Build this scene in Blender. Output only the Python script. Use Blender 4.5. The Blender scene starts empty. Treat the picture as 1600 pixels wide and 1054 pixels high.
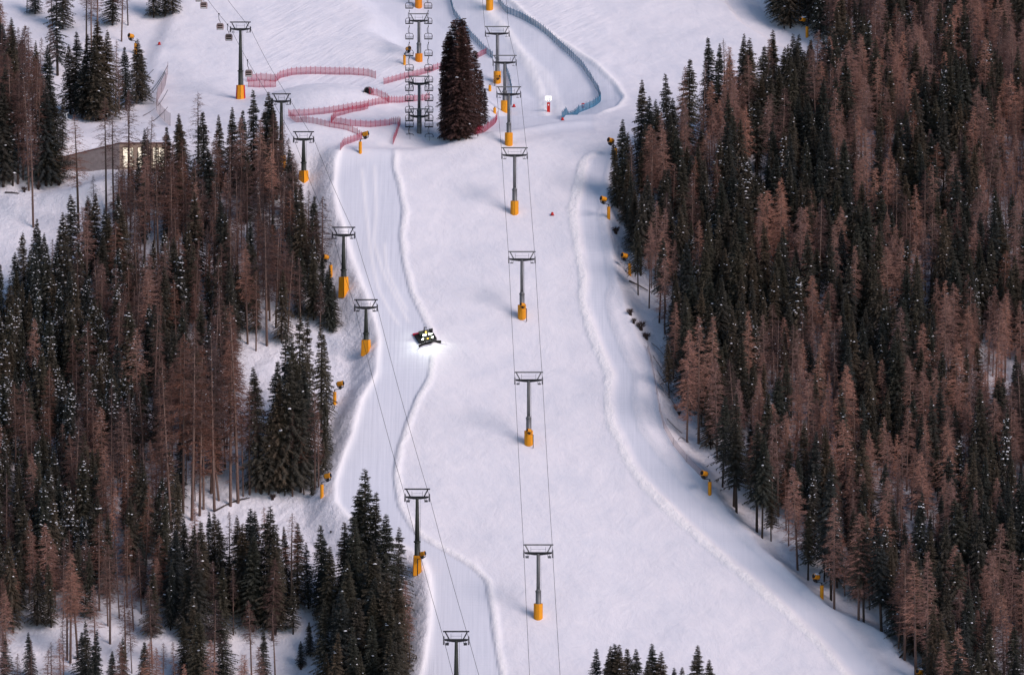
import bpy, math, random
import numpy as np
from mathutils import Vector

scene = bpy.context.scene
COL = scene.collection
rnd = random.Random(7)
R = math.radians

# ------------------------------------------------------------------ camera
F = 7800.0                    # focal length in photo pixels (photo 1600 x 1054)
PITCH = R(-4.0)
CP, SP = math.cos(PITCH), math.sin(PITCH)
cam_d = bpy.data.cameras.new('camera')
cam_d.sensor_width = 36.0
cam_d.lens = 36.0 * F / 1600.0
cam_d.clip_start = 10.0
cam_d.clip_end = 6000.0
cam = bpy.data.objects.new('camera', cam_d)
COL.objects.link(cam)
cam.rotation_euler = (math.pi / 2 + PITCH, 0, 0)
scene.camera = cam

# ------------------------------------------------------------------ sky, sun, exposure
SUN_EL, SUN_AZ = R(35.0), R(50.0)      # azimuth measured from "behind the camera" towards the right
sun_dir = Vector((math.cos(SUN_EL) * math.sin(SUN_AZ), -math.cos(SUN_EL) * math.cos(SUN_AZ), math.sin(SUN_EL)))
world = bpy.data.worlds.new('World')
scene.world = world
world.use_nodes = True
wn = world.node_tree
sky = wn.nodes.new('ShaderNodeTexSky')
sky.sky_type = 'NISHITA'
sky.sun_disc = False
sky.sun_elevation = SUN_EL
sky.sun_rotation = math.atan2(sun_dir.x, sun_dir.y)
sky.altitude = 1500
sky.air_density = 1.0
sky.dust_density = 2.5
sky.ozone_density = 1.5
wn.links.new(sky.outputs[0], wn.nodes['Background'].inputs[0])
wn.nodes['Background'].inputs[1].default_value = 0.105
sun_d = bpy.data.lights.new('sun', 'SUN')
sun_d.energy = 1.9
sun_d.angle = R(28.0)
sun_d.color = (1.0, 0.82, 0.81)
sun = bpy.data.objects.new('sun', sun_d)
COL.objects.link(sun)
sun.rotation_euler = (-sun_dir).to_track_quat('-Z', 'Y').to_euler()

scene.view_settings.view_transform = 'Standard'
scene.view_settings.look = 'None'
scene.view_settings.gamma = 1.0
scene.view_settings.use_curve_mapping = False
scene.view_settings.exposure = 0.29
scene.render.engine = 'CYCLES'
scene.cycles.use_denoising = True
scene.cycles.max_bounces = 5
scene.cycles.diffuse_bounces = 3
scene.cycles.transparent_max_bounces = 12


# ------------------------------------------------------------------ pixel <-> world
def ray(u, v):
    x = (u - 800.0) / F
    z = (527.0 - v) / F
    return x, CP - z * SP, SP + z * CP      # up = (0,-SP,CP), forward = (0,CP,SP)


def project(P):
    d = P[1] * CP + P[2] * SP
    up = -P[1] * SP + P[2] * CP
    return 800.0 + F * P[0] / d, 527.0 - F * up / d


def ppm(P):                                  # pixels per metre at P
    return F / (P[1] * CP + P[2] * SP)


# ------------------------------------------------------------------ materials
MATS = {}


def mat(name, color, rough=0.7, metal=0.0, var=0.0, scale=3.0, emis=None, estr=0.0, alpha=1.0, objvar=None):
    m = bpy.data.materials.new(name)
    m.use_nodes = True
    nt = m.node_tree
    b = nt.nodes['Principled BSDF']
    b.inputs['Roughness'].default_value = rough
    b.inputs['Metallic'].default_value = metal
    b.inputs['Base Color'].default_value = (*color, 1)
    b.inputs['Specular IOR Level'].default_value = 0.3
    if var:
        tc = nt.nodes.new('ShaderNodeTexCoord')
        n = nt.nodes.new('ShaderNodeTexNoise')
        n.inputs['Scale'].default_value = scale
        n.inputs['Detail'].default_value = 6
        nt.links.new(tc.outputs['Object'], n.inputs['Vector'])
        mx = nt.nodes.new('ShaderNodeMix')
        mx.data_type = 'RGBA'
        mx.inputs[6].default_value = (*[c * (1 - var) for c in color], 1)
        mx.inputs[7].default_value = (*[min(1, c * (1 + var)) for c in color], 1)
        nt.links.new(n.outputs['Fac'], mx.inputs[0])
        out = mx.outputs[2]
        if objvar:
            oi = nt.nodes.new('ShaderNodeObjectInfo')
            cr = nt.nodes.new('ShaderNodeValToRGB')
            els = cr.color_ramp.elements
            while len(els) < len(objvar):
                els.new(0.5)
            for i, c in enumerate(objvar):
                els[i].position = i / (len(objvar) - 1)
                els[i].color = (*c, 1)
            nt.links.new(oi.outputs['Random'], cr.inputs[0])
            mm = nt.nodes.new('ShaderNodeMix')
            mm.data_type = 'RGBA'
            mm.blend_type = 'MULTIPLY'
            mm.inputs[0].default_value = 1.0
            nt.links.new(out, mm.inputs[6])
            nt.links.new(cr.outputs[0], mm.inputs[7])
            out = mm.outputs[2]
        nt.links.new(out, b.inputs['Base Color'])
    if emis:
        b.inputs['Emission Color'].default_value = (*emis, 1)
        b.inputs['Emission Strength'].default_value = estr
    if alpha < 1:
        b.inputs['Alpha'].default_value = alpha
    MATS[name] = m
    return m


mat('galvanised', (0.16, 0.165, 0.17), 0.5, 0.35, 0.25, 1.5)
mat('olive_steel', (0.045, 0.052, 0.045), 0.55, 0.2, 0.25, 1.5)
mat('dark_steel', (0.022, 0.023, 0.027), 0.55, 0.2, 0.3, 3)
mat('black_rubber', (0.012, 0.012, 0.014), 0.8, 0, 0.3, 3)
mat('yellow_pad', (0.80, 0.32, 0.012), 0.6, 0, 0.12, 1.2)
mat('orange_pad', (0.75, 0.24, 0.01), 0.6, 0, 0.15, 1.2)
mat('red_pad', (0.55, 0.02, 0.015), 0.6, 0, 0.15, 1.2)
mat('gun_yellow', (0.75, 0.30, 0.015), 0.5, 0, 0.15, 2)
mat('white_paint', (0.78, 0.78, 0.78), 0.6, 0, 0.05, 2)
mat('red_net', (0.40, 0.012, 0.05), 0.8, 0, 0.35, 1.5, alpha=0.46)
mat('red_post', (0.40, 0.02, 0.05), 0.6, 0, 0.2, 2)
mat('blue_net', (0.025, 0.18, 0.30), 0.8, 0, 0.5, 0.8, alpha=0.66)
mat('blue_post', (0.04, 0.13, 0.22), 0.6, 0, 0.2, 2)
mat('beige_net', (0.42, 0.25, 0.23), 0.8, 0, 0.2, 0.6, alpha=0.40)
mat('pipe_grey', (0.14, 0.13, 0.135), 0.5, 0.3, 0.2, 2)
mat('larch_boards', (0.50, 0.37, 0.28), 0.75, 0, 0.35, 1.2)
mat('grey_boards', (0.34, 0.285, 0.27), 0.8, 0, 0.35, 1.0)
mat('roof_trim', (0.16, 0.05, 0.04), 0.6, 0, 0.2, 1)
mat('window_frame', (0.20, 0.12, 0.07), 0.6, 0, 0.2, 2)
mat('lit_pane', (0.8, 0.75, 0.65), 0.3, 0, 0, 1, emis=(1.0, 0.86, 0.64), estr=0.62)
mat('concrete', (0.30, 0.29, 0.29), 0.85, 0, 0.15, 1)
mat('cabin_shell', (0.40, 0.30, 0.29), 0.4, 0.1, 0.15, 1)
mat('cabin_glass', (0.03, 0.02, 0.022), 0.1)
mat('groomer_body', (0.13, 0.14, 0.09), 0.45, 0.1, 0.25, 1.5)
mat('groomer_glass', (0.02, 0.025, 0.03), 0.08)
mat('headlamp', (0.9, 0.95, 0.9), 0.3, 0, 0, 1, emis=(0.92, 1.0, 0.86), estr=40)
mat('beacon', (0.9, 0.6, 0.1), 0.3, 0, 0, 1, emis=(1.0, 0.55, 0.06), estr=6)
mat('beacon_white', (0.9, 0.9, 0.8), 0.3, 0, 0, 1, emis=(1.0, 1.0, 0.80), estr=2.2)
mat('rail_white', (0.55, 0.60, 0.60), 0.6, 0, 0.1, 2)
mat('bark_spruce', (0.06, 0.045, 0.038), 0.9, 0, 0.35, 2)
mat('bark_larch', (0.175, 0.115, 0.095), 0.9, 0, 0.35, 2)
mat('spruce_needles', (0.072, 0.066, 0.053), 0.75, 0, 0.4, 0.35,
    objvar=[(0.5, 0.62, 0.74), (0.62, 0.74, 0.72), (1.05, 1.0, 0.85), (0.75, 0.78, 0.8), (1.4, 1.15, 0.95), (0.9, 0.9, 0.85)])
mat('brown_needles', (0.078, 0.043, 0.037), 0.8, 0, 0.35, 0.35,
    objvar=[(0.8, 0.8, 0.85), (1.1, 1.0, 0.95)])
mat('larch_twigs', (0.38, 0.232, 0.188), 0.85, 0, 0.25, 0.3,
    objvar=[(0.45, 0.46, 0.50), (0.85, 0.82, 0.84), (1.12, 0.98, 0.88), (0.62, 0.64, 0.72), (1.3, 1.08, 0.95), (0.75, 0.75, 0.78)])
mat('larch_twigs_dark', (0.142, 0.088, 0.076), 0.85, 0, 0.25, 0.3,  # darker copy, mostly for the left forest: its shade is in the colour
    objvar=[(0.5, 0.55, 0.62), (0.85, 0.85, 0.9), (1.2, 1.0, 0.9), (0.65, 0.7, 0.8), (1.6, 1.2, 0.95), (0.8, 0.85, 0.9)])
mat('branch_snow', (0.80, 0.82, 0.86), 0.7, 0, 0.04, 1)
mat('shrub_twigs', (0.06, 0.04, 0.035), 0.85, 0, 0.3, 1)
mat('logs', (0.06, 0.045, 0.04), 0.85, 0, 0.3, 1)


def snow_material():
    m = bpy.data.materials.new('snow')
    m.use_nodes = True
    nt = m.node_tree
    L = nt.links.new
    N = nt.nodes.new
    b = nt.nodes['Principled BSDF']
    b.inputs['Roughness'].default_value = 0.55
    b.inputs['Specular IOR Level'].default_value = 0.25
    geo = N('ShaderNodeNewGeometry')

    def attr(n):
        a = N('ShaderNodeAttribute')
        a.attribute_name = n
        return a.outputs['Fac']
    groom, rough, fresh, wind = attr('groom'), attr('rough'), attr('fresh'), attr('wind')

    def noise(scale, detail, vec_scale=(1, 1, 1), rot=0.0, rgh=0.55, dist=0.0):
        mp = N('ShaderNodeMapping')
        mp.inputs['Scale'].default_value = vec_scale
        mp.inputs['Rotation'].default_value = (0, 0, rot)
        L(geo.outputs['Position'], mp.inputs['Vector'])
        n = N('ShaderNodeTexNoise')
        n.inputs['Scale'].default_value = scale
        n.inputs['Detail'].default_value = detail
        n.inputs['Roughness'].default_value = rgh
        n.inputs['Distortion'].default_value = dist
        mp.inputs['Scale'].default_value = (1, 1, 1)
        m2 = N('ShaderNodeMapping')
        m2.inputs['Scale'].default_value = vec_scale
        L(mp.outputs[0], m2.inputs['Vector'])
        L(m2.outputs[0], n.inputs['Vector'])
        return n.outputs['Fac']

    def math_(op, a, c):
        n = N('ShaderNodeMath')
        n.operation = op
        for i, x in enumerate((a, c)):
            if isinstance(x, (int, float)):
                n.inputs[i].default_value = x
            else:
                L(x, n.inputs[i])
        return n.outputs[0]
    # skied snow: soft mottling and scrapes, groomed: faint lines across the track, rough: lumpy, wind: slanting drifts
    skied = math_('ADD', math_('MULTIPLY', noise(0.12, 9, (1.0, 0.8, 0.8), 0.4, 0.70, 0.35), 0.9),
                  math_('MULTIPLY', noise(0.55, 6, (1.0, 0.30, 0.30), -0.45, 0.65, 0.3), 0.22))
    drift = math_('ADD', math_('MULTIPLY', noise(0.55, 6, (1.0, 0.16, 0.16), 0.72, 0.62, 0.3), 0.75), math_('MULTIPLY', noise(0.12, 5, (1, 1, 1), 0.0, 0.6), 0.4))
    corduroy = math_('ADD', math_('MULTIPLY', noise(0.9, 3, (0.05, 1.0, 1.0)), 0.15),
                     math_('MULTIPLY', noise(0.10, 3, (1.2, 0.5, 0.5)), 0.30))
    corduroy = math_('ADD', corduroy, math_('MULTIPLY', noise(1.3, 2, (1.0, 0.025, 0.025)), 0.16))
    lumps = math_('ADD', math_('MULTIPLY', noise(0.9, 7, (1, 0.8, 0.8), 0.0, 0.66, 0.3), 0.95),
                  math_('MULTIPLY', noise(0.35, 5, (1, 0.6, 0.6), 0.7, 0.6, 0.6), 0.7))
    mixw = N('ShaderNodeMix')
    L(wind, mixw.inputs[0]); L(skied, mixw.inputs[2]); L(drift, mixw.inputs[3])
    skied = mixw.outputs[0]
    mixa = N('ShaderNodeMix')
    L(groom, mixa.inputs[0]); L(skied, mixa.inputs[2]); L(corduroy, mixa.inputs[3])
    mixb = N('ShaderNodeMix')
    L(rough, mixb.inputs[0]); L(mixa.outputs[0], mixb.inputs[2]); L(lumps, mixb.inputs[3])
    bump = N('ShaderNodeBump')
    bump.inputs['Strength'].default_value = 1.0
    bump.inputs['Distance'].default_value = 0.5
    L(mixb.outputs[0], bump.inputs['Height'])
    L(bump.outputs[0], b.inputs['Normal'])
    # scraped, packed, groomed and turned snow differ in whiteness, some shading painted in
    alb = math_('ADD', math_('MULTIPLY', math_('ADD', noise(0.075, 9, (1.0, 0.6, 0.6), 0.5, 0.66, 0.8), noise(0.3, 8, (1.0, 0.5, 0.5), -0.4, 0.7, 0.5)), 1.9), -1.3)
    cr = N('ShaderNodeMix')
    cr.data_type = 'RGBA'
    cr.inputs[6].default_value = (0.755, 0.765, 0.815, 1)
    cr.inputs[7].default_value = (0.90, 0.875, 0.895, 1)
    cr.clamp_factor = True
    L(alb, cr.inputs[0])
    g2 = N('ShaderNodeMix')
    g2.data_type = 'RGBA'
    g2.inputs[7].default_value = (0.725, 0.75, 0.815, 1)  # groomed snow tone with the tilted tracks' blue shade mixed in
    L(math_('MULTIPLY', groom, 0.85), g2.inputs[0])
    L(cr.outputs[2], g2.inputs[6])
    g3 = N('ShaderNodeMix')
    g3.data_type = 'RGBA'
    g3.inputs[7].default_value = (0.96, 0.94, 0.935, 1)  # turned snow's own white plus the light its ridges catch, as colour
    L(fresh, g3.inputs[0])
    L(g2.outputs[2], g3.inputs[6])
    g2 = g3
    L(g2.outputs[2], b.inputs['Base Color'])
    MATS['snow'] = m


snow_material()


# ------------------------------------------------------------------ mesh helpers
def prop(o, label=None, cat=None, group=None, kind=None):
    for k, v in (('label', label), ('category', cat), ('group', group), ('kind', kind)):
        if v:
            o[k] = v
    return o


def np_mesh(name, V, Fc, materials, mi=None, smooth=False):
    V = np.asarray(V, dtype=np.float32)
    Fc = np.asarray(Fc, dtype=np.int32)
    k = Fc.shape[1]
    me = bpy.data.meshes.new(name)
    me.vertices.add(len(V)); me.vertices.foreach_set('co', V.ravel())
    me.loops.add(Fc.size); me.loops.foreach_set('vertex_index', Fc.ravel())
    me.polygons.add(len(Fc))
    me.polygons.foreach_set('loop_start', np.arange(0, Fc.size, k, dtype=np.int32))
    for m in materials:
        me.materials.append(MATS[m])
    if mi is not None:
        me.polygons.foreach_set('material_index', np.asarray(mi, dtype=np.int32))
    me.polygons.foreach_set('use_smooth', np.full(len(Fc), smooth))
    me.update(calc_edges=True)
    me.validate()
    return me


class MB:
    """collects boxes, tubes and lathes for one mesh object"""

    def __init__(s):
        s.v, s.f = [], []

    def add(s, vs, fs):
        o = len(s.v)
        s.v += [tuple(p) for p in vs]
        s.f += [tuple(o + i for i in f) for f in fs]
        return s

    def box(s, c, size, rot=None, taper=1.0):
        hx, hy, hz = size[0] / 2, size[1] / 2, size[2] / 2
        vs = []
        for z, t in ((-hz, 1.0), (hz, taper)):
            for x, y in ((-hx, -hy), (hx, -hy), (hx, hy), (-hx, hy)):
                p = Vector((x * t, y * t, z))
                if rot:
                    p = rot @ p
                vs.append(p + Vector(c))
        return s.add(vs, [(3, 2, 1, 0), (4, 5, 6, 7), (0, 1, 5, 4), (1, 2, 6, 5), (2, 3, 7, 6), (3, 0, 4, 7)])

    def bar(s, a, b, w, h=None):
        return s.tube([a, b], w / 2, 4) if h is None else s._bar(a, b, w, h)

    def _bar(s, a, b, w, h):
        a, b = Vector(a), Vector(b)
        q = (b - a).to_track_quat('X', 'Z').to_matrix()
        return s.box((a + b) / 2, ((b - a).length, w, h), q)

    def tube(s, pts, r, n=6, cap=True):
        pts = [Vector(p) for p in pts]
        rs = r if isinstance(r, (list, tuple)) else [r] * len(pts)
        base = len(s.v)
        ref = None
        for i, p in enumerate(pts):
            d = (pts[min(i + 1, len(pts) - 1)] - pts[max(i - 1, 0)]).normalized()
            if ref is None:
                ref = Vector((0, 0, 1)) if abs(d.z) < 0.9 else Vector((1, 0, 0))
            a = (ref - d * ref.dot(d)).normalized()
            ref = a
            b = d.cross(a)
            for k in range(n):
                t = 2 * math.pi * (k + 0.5) / n
                s.v.append(tuple(p + (a * math.cos(t) + b * math.sin(t)) * rs[i]))
        for i in range(len(pts) - 1):
            for k in range(n):
                o = base + i * n
                k2 = (k + 1) % n
                s.f.append((o + k, o + k2, o + n + k2, o + n + k))
        if cap:
            s.f.append(tuple(base + k for k in reversed(range(n))))
            s.f.append(tuple(base + (len(pts) - 1) * n + k for k in range(n)))
        return s

    def mesh(s, name, m, smooth=False):
        me = bpy.data.meshes.new(name)
        me.from_pydata(s.v, [], s.f)
        me.materials.append(MATS[m])
        if smooth:
            me.polygons.foreach_set('use_smooth', np.full(len(me.polygons), True))
        me.update()
        return me

    def build(s, name, m, parent=None, smooth=False):
        return link(name, s.mesh(name, m, smooth), parent)


def link(name, me, parent=None, loc=None):
    o = bpy.data.objects.new(name, me)
    COL.objects.link(o)
    if parent:
        o.parent = parent
    if loc is not None:
        o.location = loc
    return o


def empty(name, loc=(0, 0, 0), rz=0.0):
    o = link(name, None, None, loc)
    o.empty_display_size = 0.5
    o.rotation_euler = (0, 0, rz)
    return o


# ------------------------------------------------------------------ terrain
def smooth01(t):
    t = np.clip(t, 0, 1)
    return t * t * (3 - 2 * t)


PY = np.array([300, 1000, 1279, 1285, 1345, 1356, 1500, 1800, 3200], float)
PS = np.array([0.40, 0.545, 0.555, 0.16, 0.16, 0.44, 0.47, 0.45, 0.40], float)
_yy = np.arange(300, 3200, 1.0)
_sl = np.interp(_yy, PY, PS)
_k = np.hanning(17); _k /= _k.sum()
_sl = np.convolve(np.pad(_sl, 8, mode='edge'), _k, 'valid')
_zz = np.concatenate([[0], np.cumsum((_sl[1:] + _sl[:-1]) / 2)])
_zz += -84.0 - np.interp(1200.0, _yy, _zz)


def base_z(x, y):
    return np.interp(y, _yy, _zz)


def base_hit(u, v):
    dx, dy, dz = ray(u, v)
    t = np.arange(950, 1700, 0.25)
    g = t * dz - base_z(t * dx, t * dy)
    i = int(np.argmax(g < 0))
    return np.array([t[i] * dx, t[i] * dy])


def line_fn(pts, sm=5.0):
    """pixel polyline running up the slope -> x as a function of Y, with its slope"""
    w = np.array([base_hit(u, v) for u, v in pts])
    w = w[np.argsort(w[:, 1])]
    ys = np.arange(600, 1900, 1.0)
    xs = np.interp(ys, w[:, 1], w[:, 0])
    n = int(sm) | 1
    k = np.hanning(n + 2)[1:-1]; k /= k.sum()
    xs = np.convolve(np.pad(xs, n // 2, mode='edge'), k, 'valid')
    g = np.gradient(xs)

    def f(X, Y):
        return (X - np.interp(Y, ys, xs)) / np.sqrt(1 + np.interp(Y, ys, g) ** 2)
    return f, float(w[0, 1]), float(w[-1, 1])


A_LEFT = [(532, 236), (523, 255), (519, 290), (524, 325), (534, 355), (546, 400), (560, 440), (579, 487), (589, 530), (584, 585),
          (562, 625), (547, 680), (531, 720), (520, 755), (522, 785), (545, 815), (600, 845), (655, 870), (668, 900), (670, 940), (668, 985), (655, 1054), (640, 1110)]
A_RIGHT = [(616, 262), (624, 290), (632, 330), (627, 370), (632, 410), (643, 455), (658, 485), (672, 515), (678, 545), (671, 590), (652, 622),
           (637, 660), (624, 700), (618, 740), (625, 790), (648, 832), (690, 856), (735, 880), (762, 905), (769, 950), (775, 1000), (785, 1054), (795, 1110)]
B_LEFT = [(942, 232), (912, 250), (903, 290), (894, 330), (900, 380), (911, 440), (908, 465), (914, 490), (932, 540), (952, 585), (948, 625),
          (953, 660), (982, 725), (1020, 770), (1062, 812), (1105, 852), (1150, 890), (1200, 932), (1243, 972), (1283, 1012), (1320, 1054), (1370, 1110)]
B_RIGHT = [(960, 236), (945, 290), (937, 340), (947, 400), (956, 450), (948, 470), (956, 505), (974, 550), (993, 590), (990, 630), (1000, 672),
           (1030, 712), (1080, 765), (1150, 832), (1250, 922), (1330, 995), (1378, 1054), (1420, 1110)]
EDGE = [(958, 180), (955, 240), (950, 290), (945, 330), (957, 400), (966, 452), (985, 505), (1016, 560), (1028, 620), (1042, 682), (1085, 733), (1128, 790), (1195, 868),
        (1285, 945), (1372, 985), (1390, 1012), (1405, 1035), (1445, 1060), (1500, 1110)]

xs = np.concatenate([-np.geomspace(900, 150, 24)[:-1], np.arange(-150, 150.01, 0.5), np.geomspace(150, 900, 24)[1:]])
ys = np.concatenate([np.arange(500, 1050, 12.0), np.arange(1050, 1440, 0.5), np.geomspace(1440, 2600, 50)])
GX, GY = np.meshgrid(xs, ys)
GZ = base_z(GX, GY).copy()


def vnoise(X, Y, s, seed):
    r = np.random.RandomState(seed)
    g = r.rand(512, 512)
    x, y = X / s + 1000, Y / s + 1000
    xi, yi = np.floor(x).astype(int), np.floor(y).astype(int)
    fx, fy = smooth01(x - xi), smooth01(y - yi)
    a = g[yi % 512, xi % 512]; b = g[yi % 512, (xi + 1) % 512]
    c = g[(yi + 1) % 512, xi % 512]; d = g[(yi + 1) % 512, (xi + 1) % 512]
    return (a * (1 - fx) + b * fx) * (1 - fy) + (c * (1 - fx) + d * fx) * fy - 0.5


fa, ya0, ya1 = line_fn(A_LEFT)
fw, yw0, yw1 = line_fn(A_RIGHT)
fb, yb0, yb1 = line_fn(B_LEFT)
fr, yr0, yr1 = line_fn(B_RIGHT)
fe, ye0, ye1 = line_fn(EDGE, 7)
dA, dW, dB, dR, dE = fa(GX, GY), fw(GX, GY), fb(GX, GY), fr(GX, GY), fe(GX, GY)
lowfade = smooth01((1284 - GY) / 14)            # tracks below the crest only
# side bank left of the left track, then the wooded ground
bank = smooth01(-dA / 7.5)
GZ -= bank * 4.6 * lowfade
GZ += lowfade * 0.35 * np.exp(-((dA - 0.4) / 0.9) ** 2)
# drop beyond the right edge of the piste
GZ -= smooth01(dE / 6.0) * 2.6 * smooth01((1290 - GY) / 20)
GZ += 0.3 * np.exp(-((dE + 0.3) / 1.0) ** 2) * lowfade
lump = vnoise(GX, GY, 0.9, 3) + 0.8 * vnoise(GX, GY, 2.3, 4)
# windrow of the left track: steep towards the track, gentle away from it
wwid = 0.5 + 0.5 * vnoise(GX, GY, 7, 41) + 0.5 * vnoise(GX, GY, 2.5, 42)
wr = np.where(dW < 0, np.exp(-(dW / 0.45) ** 2), np.exp(-(np.maximum(0, dW - wwid) / 0.6) ** 2))
GZ += lowfade * wr * (0.26 + 0.14 * lump) * (1 + 0.8 * vnoise(GX, GY, 11, 51))
# windrow of the right track: wide and lumpy
bwid = 0.6 + 0.6 * vnoise(GX, GY, 9, 43) + 0.5 * vnoise(GX, GY, 2.5, 44)
wb = np.where(dB < 0, np.exp(-(np.minimum(0, dB + bwid) / 0.45) ** 2), np.exp(-(np.maximum(0, dB - bwid) / 0.5) ** 2))
GZ += lowfade * wb * (0.18 + 0.15 * lump) * (1 + 0.8 * vnoise(GX, GY, 11, 52))
inB = smooth01((dB - 1.2) / 1.5) * smooth01(-dR / 1.2)
GZ -= lowfade * 0.12 * inB
GZ += lowfade * 0.28 * smooth01(dR / 0.9) * smooth01((3.5 - dR) / 3.5)
# cross fall of the right track and of the piste beside it
GZ += lowfade * 0.05 * np.clip(dB + 6, 0, 16) * smooth01(1 - (dE + 2) / 6) * smooth01((GY - 1120) / 60)
# long swells
piste = smooth01((dA + 1) / 2) * smooth01((-dE + 1) / 2)
GZ += 1.1 * vnoise(GX, GY, 30, 11) * (1 - 0.3 * piste) + 0.5 * vnoise(GX, GY, 13, 12)
GZ += (0.10 * vnoise(GX, GY, 4.0, 14) + 0.03 * vnoise(GX, GY, 1.6, 15)) * piste * (1 - smooth01(-np.abs(dA) + 1))
offp = 1 - piste
GZ += offp * (0.9 * vnoise(GX, GY, 6.0, 16) + 0.35 * vnoise(GX, GY, 2.0, 17) + 0.12 * vnoise(GX, GY, 0.9, 18)) * lowfade
GZ += (1 - lowfade) * (0.35 * vnoise(GX, GY, 6.0, 19) + 0.08 * vnoise(GX, GY, 1.5, 20))


def bump_px(u, v, rx, ry, h, p=2):
    c = base_hit(u, v)
    q = ((GX - c[0]) / rx) ** 2 + ((GY - c[1]) / ry) ** 2
    return h * np.exp(-q ** (p / 2.0))


GZ += bump_px(505, 162, 16, 15, 5.0, 3.0)        # mound with the tunnel mouth
GZ += bump_px(590, 205, 14, 7, 1.6, 3.0)         # terraces between the nets
GZ += bump_px(470, 205, 11, 7, 1.5, 3.0)
GZ -= bump_px(655, 214, 16, 10, 2.4, 3.0)        # hollow where the chairlift ends
GZ += bump_px(735, 214, 9, 8, 1.4, 3.0)
# the rim of the steep piste
cw = np.array([base_hit(u, v) for u, v in ((480, 246), (540, 241), (620, 235), (700, 224), (780, 211), (870, 197), (950, 190))])
cy = np.interp(GX, cw[:, 0], cw[:, 1])
GZ += 1.0 * np.exp(-((GY - cy) / 4.0) ** 2) * smooth01((GX - cw[0, 0]) / 6) * smooth01((cw[-1, 0] - GX) / 14)
# ground levelled for the timber building
cb = base_hit(150, 268)
qb = smooth01(1.6 - np.sqrt(((GX - cb[0]) / 13) ** 2 + ((GY - cb[1]) / 7) ** 2))
GZ = GZ * (1 - 0.75 * qb) + (base_z(GX, GY * 0 + cb[1]) + 0.1 * (GY - cb[1])) * 0.75 * qb
fresh = np.zeros_like(GX)
# ruts on the left track
for ln in ([(585, 255), (588, 330), (584, 380), (600, 430), (626, 478), (642, 508)], [(565, 260), (572, 330), (580, 400), (590, 450), (612, 490), (628, 512)], [(600, 375), (604, 420), (620, 455), (640, 490)]):
    f_, y0, y1 = line_fn(ln, 9)
    d_ = f_(GX, GY)
    fd = smooth01((GY - y0) / 3) * smooth01((y1 - GY) / 3) * np.exp(-(d_ / 0.42) ** 2)
    GZ += fd * 0.07
    fresh = np.maximum(fresh, fd * 0.75)
GZ -= bump_px(98, 258, 9, 9, 3.4, 3.0)
# groomed lanes of the race piste above the crest
LANE1 = [(705, -60), (752, 0), (790, 40), (832, 95), (850, 130), (858, 178)]
LANE2 = [(730, -60), (800, 5), (835, 40), (885, 70), (930, 100), (962, 128), (976, 150), (965, 168), (930, 182)]
LANE3 = [(780, 50), (815, 72), (855, 105), (872, 140), (880, 172)]
groomU = np.zeros_like(GX)
for ln, h in ((LANE1, 0.5), (LANE3, 0.28)):
    f_, y0, y1 = line_fn(ln, 9)
    d_ = f_(GX, GY)
    fade = smooth01((GY - y0) / 8) * smooth01((y1 - GY) / 8)
    GZ += fade * np.exp(-(d_ / 1.6) ** 2) * (h + 0.3 * lump * h)
    fresh = np.maximum(fresh, fade * np.exp(-(d_ / 1.5) ** 4) * h * 1.8)
f2, y20, y21 = line_fn(LANE2, 9)
d2 = f2(GX, GY)
fade2 = smooth01((GY - y20) / 6) * smooth01((y21 + 40 - GY) / 8)
GZ += fade2 * np.where(d2 < 0, np.exp(-(d2 / 0.5) ** 2), np.exp(-(d2 / 1.2) ** 2)) * 0.55
fresh = np.maximum(fresh, fade2 * np.exp(-((d2 - 0.3) / 0.9) ** 2))
GZ -= fade2 * 0.24 * np.clip(-d2, 0, 20) * smooth01((d2 + 40) / 10)
f3, y30, y31 = line_fn([(228, 150), (262, 60), (285, 10), (300, -60)], 9)
d3 = f3(GX, GY)
GZ -= smooth01(-d3 / 6) * 1.6 * smooth01((GY - y30) / 10)
f4, y40, y41 = line_fn([(1125, 0), (1150, 35), (1195, 60), (1240, 85)], 5)
d4 = f4(GX, GY)
GZ -= smooth01(d4 / 2.5) * smooth01((14 - d4) / 4) * 1.2 * smooth01((GY - y40 + 4) / 8)

groom = lowfade * np.maximum(smooth01((dA - 0.3) / 0.8) * smooth01((-dW - 0.4) / 0.5), inB)
groom = np.maximum(groom, (1 - lowfade) * smooth01(-d2 / 1.5) * smooth01((d2 + 42) / 6) * smooth01((GY - 1288) / 10) * 0.8)
rough = np.clip(offp * lowfade + lowfade * np.maximum(0.8 * wb, 0.7 * wr), 0, 1)

edgeA = np.exp(-((dA - 0.6) / 0.9) ** 2)
fresh = np.clip(np.maximum(fresh, lowfade * np.maximum(np.maximum(wr * (dW > -0.3), wb), 0.8 * edgeA)), 0, 1)
wind = (1 - lowfade) * smooth01((GY - 1330) / 12) * smooth01((30 - GX) / 8) * smooth01((GX + 75) / 10)
nx, ny = len(xs), len(ys)
idx = np.arange(nx * ny).reshape(ny, nx)
FQ = np.stack([idx[:-1, :-1], idx[:-1, 1:], idx[1:, 1:], idx[1:, :-1]], -1).reshape(-1, 4)
me = np_mesh('snow_slope', np.stack([GX, GY, GZ], -1).reshape(-1, 3), FQ, ['snow'], smooth=True)
for nme, arr in (('groom', groom), ('rough', rough), ('fresh', fresh), ('wind', wind)):
    a = me.attributes.new(nme, 'FLOAT', 'POINT')
    a.data.foreach_set('value', arr.astype(np.float32).ravel())
prop(link('snow_slope', me), 'snow covered mountain slope with groomed ski piste', None, None, 'structure')


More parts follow.
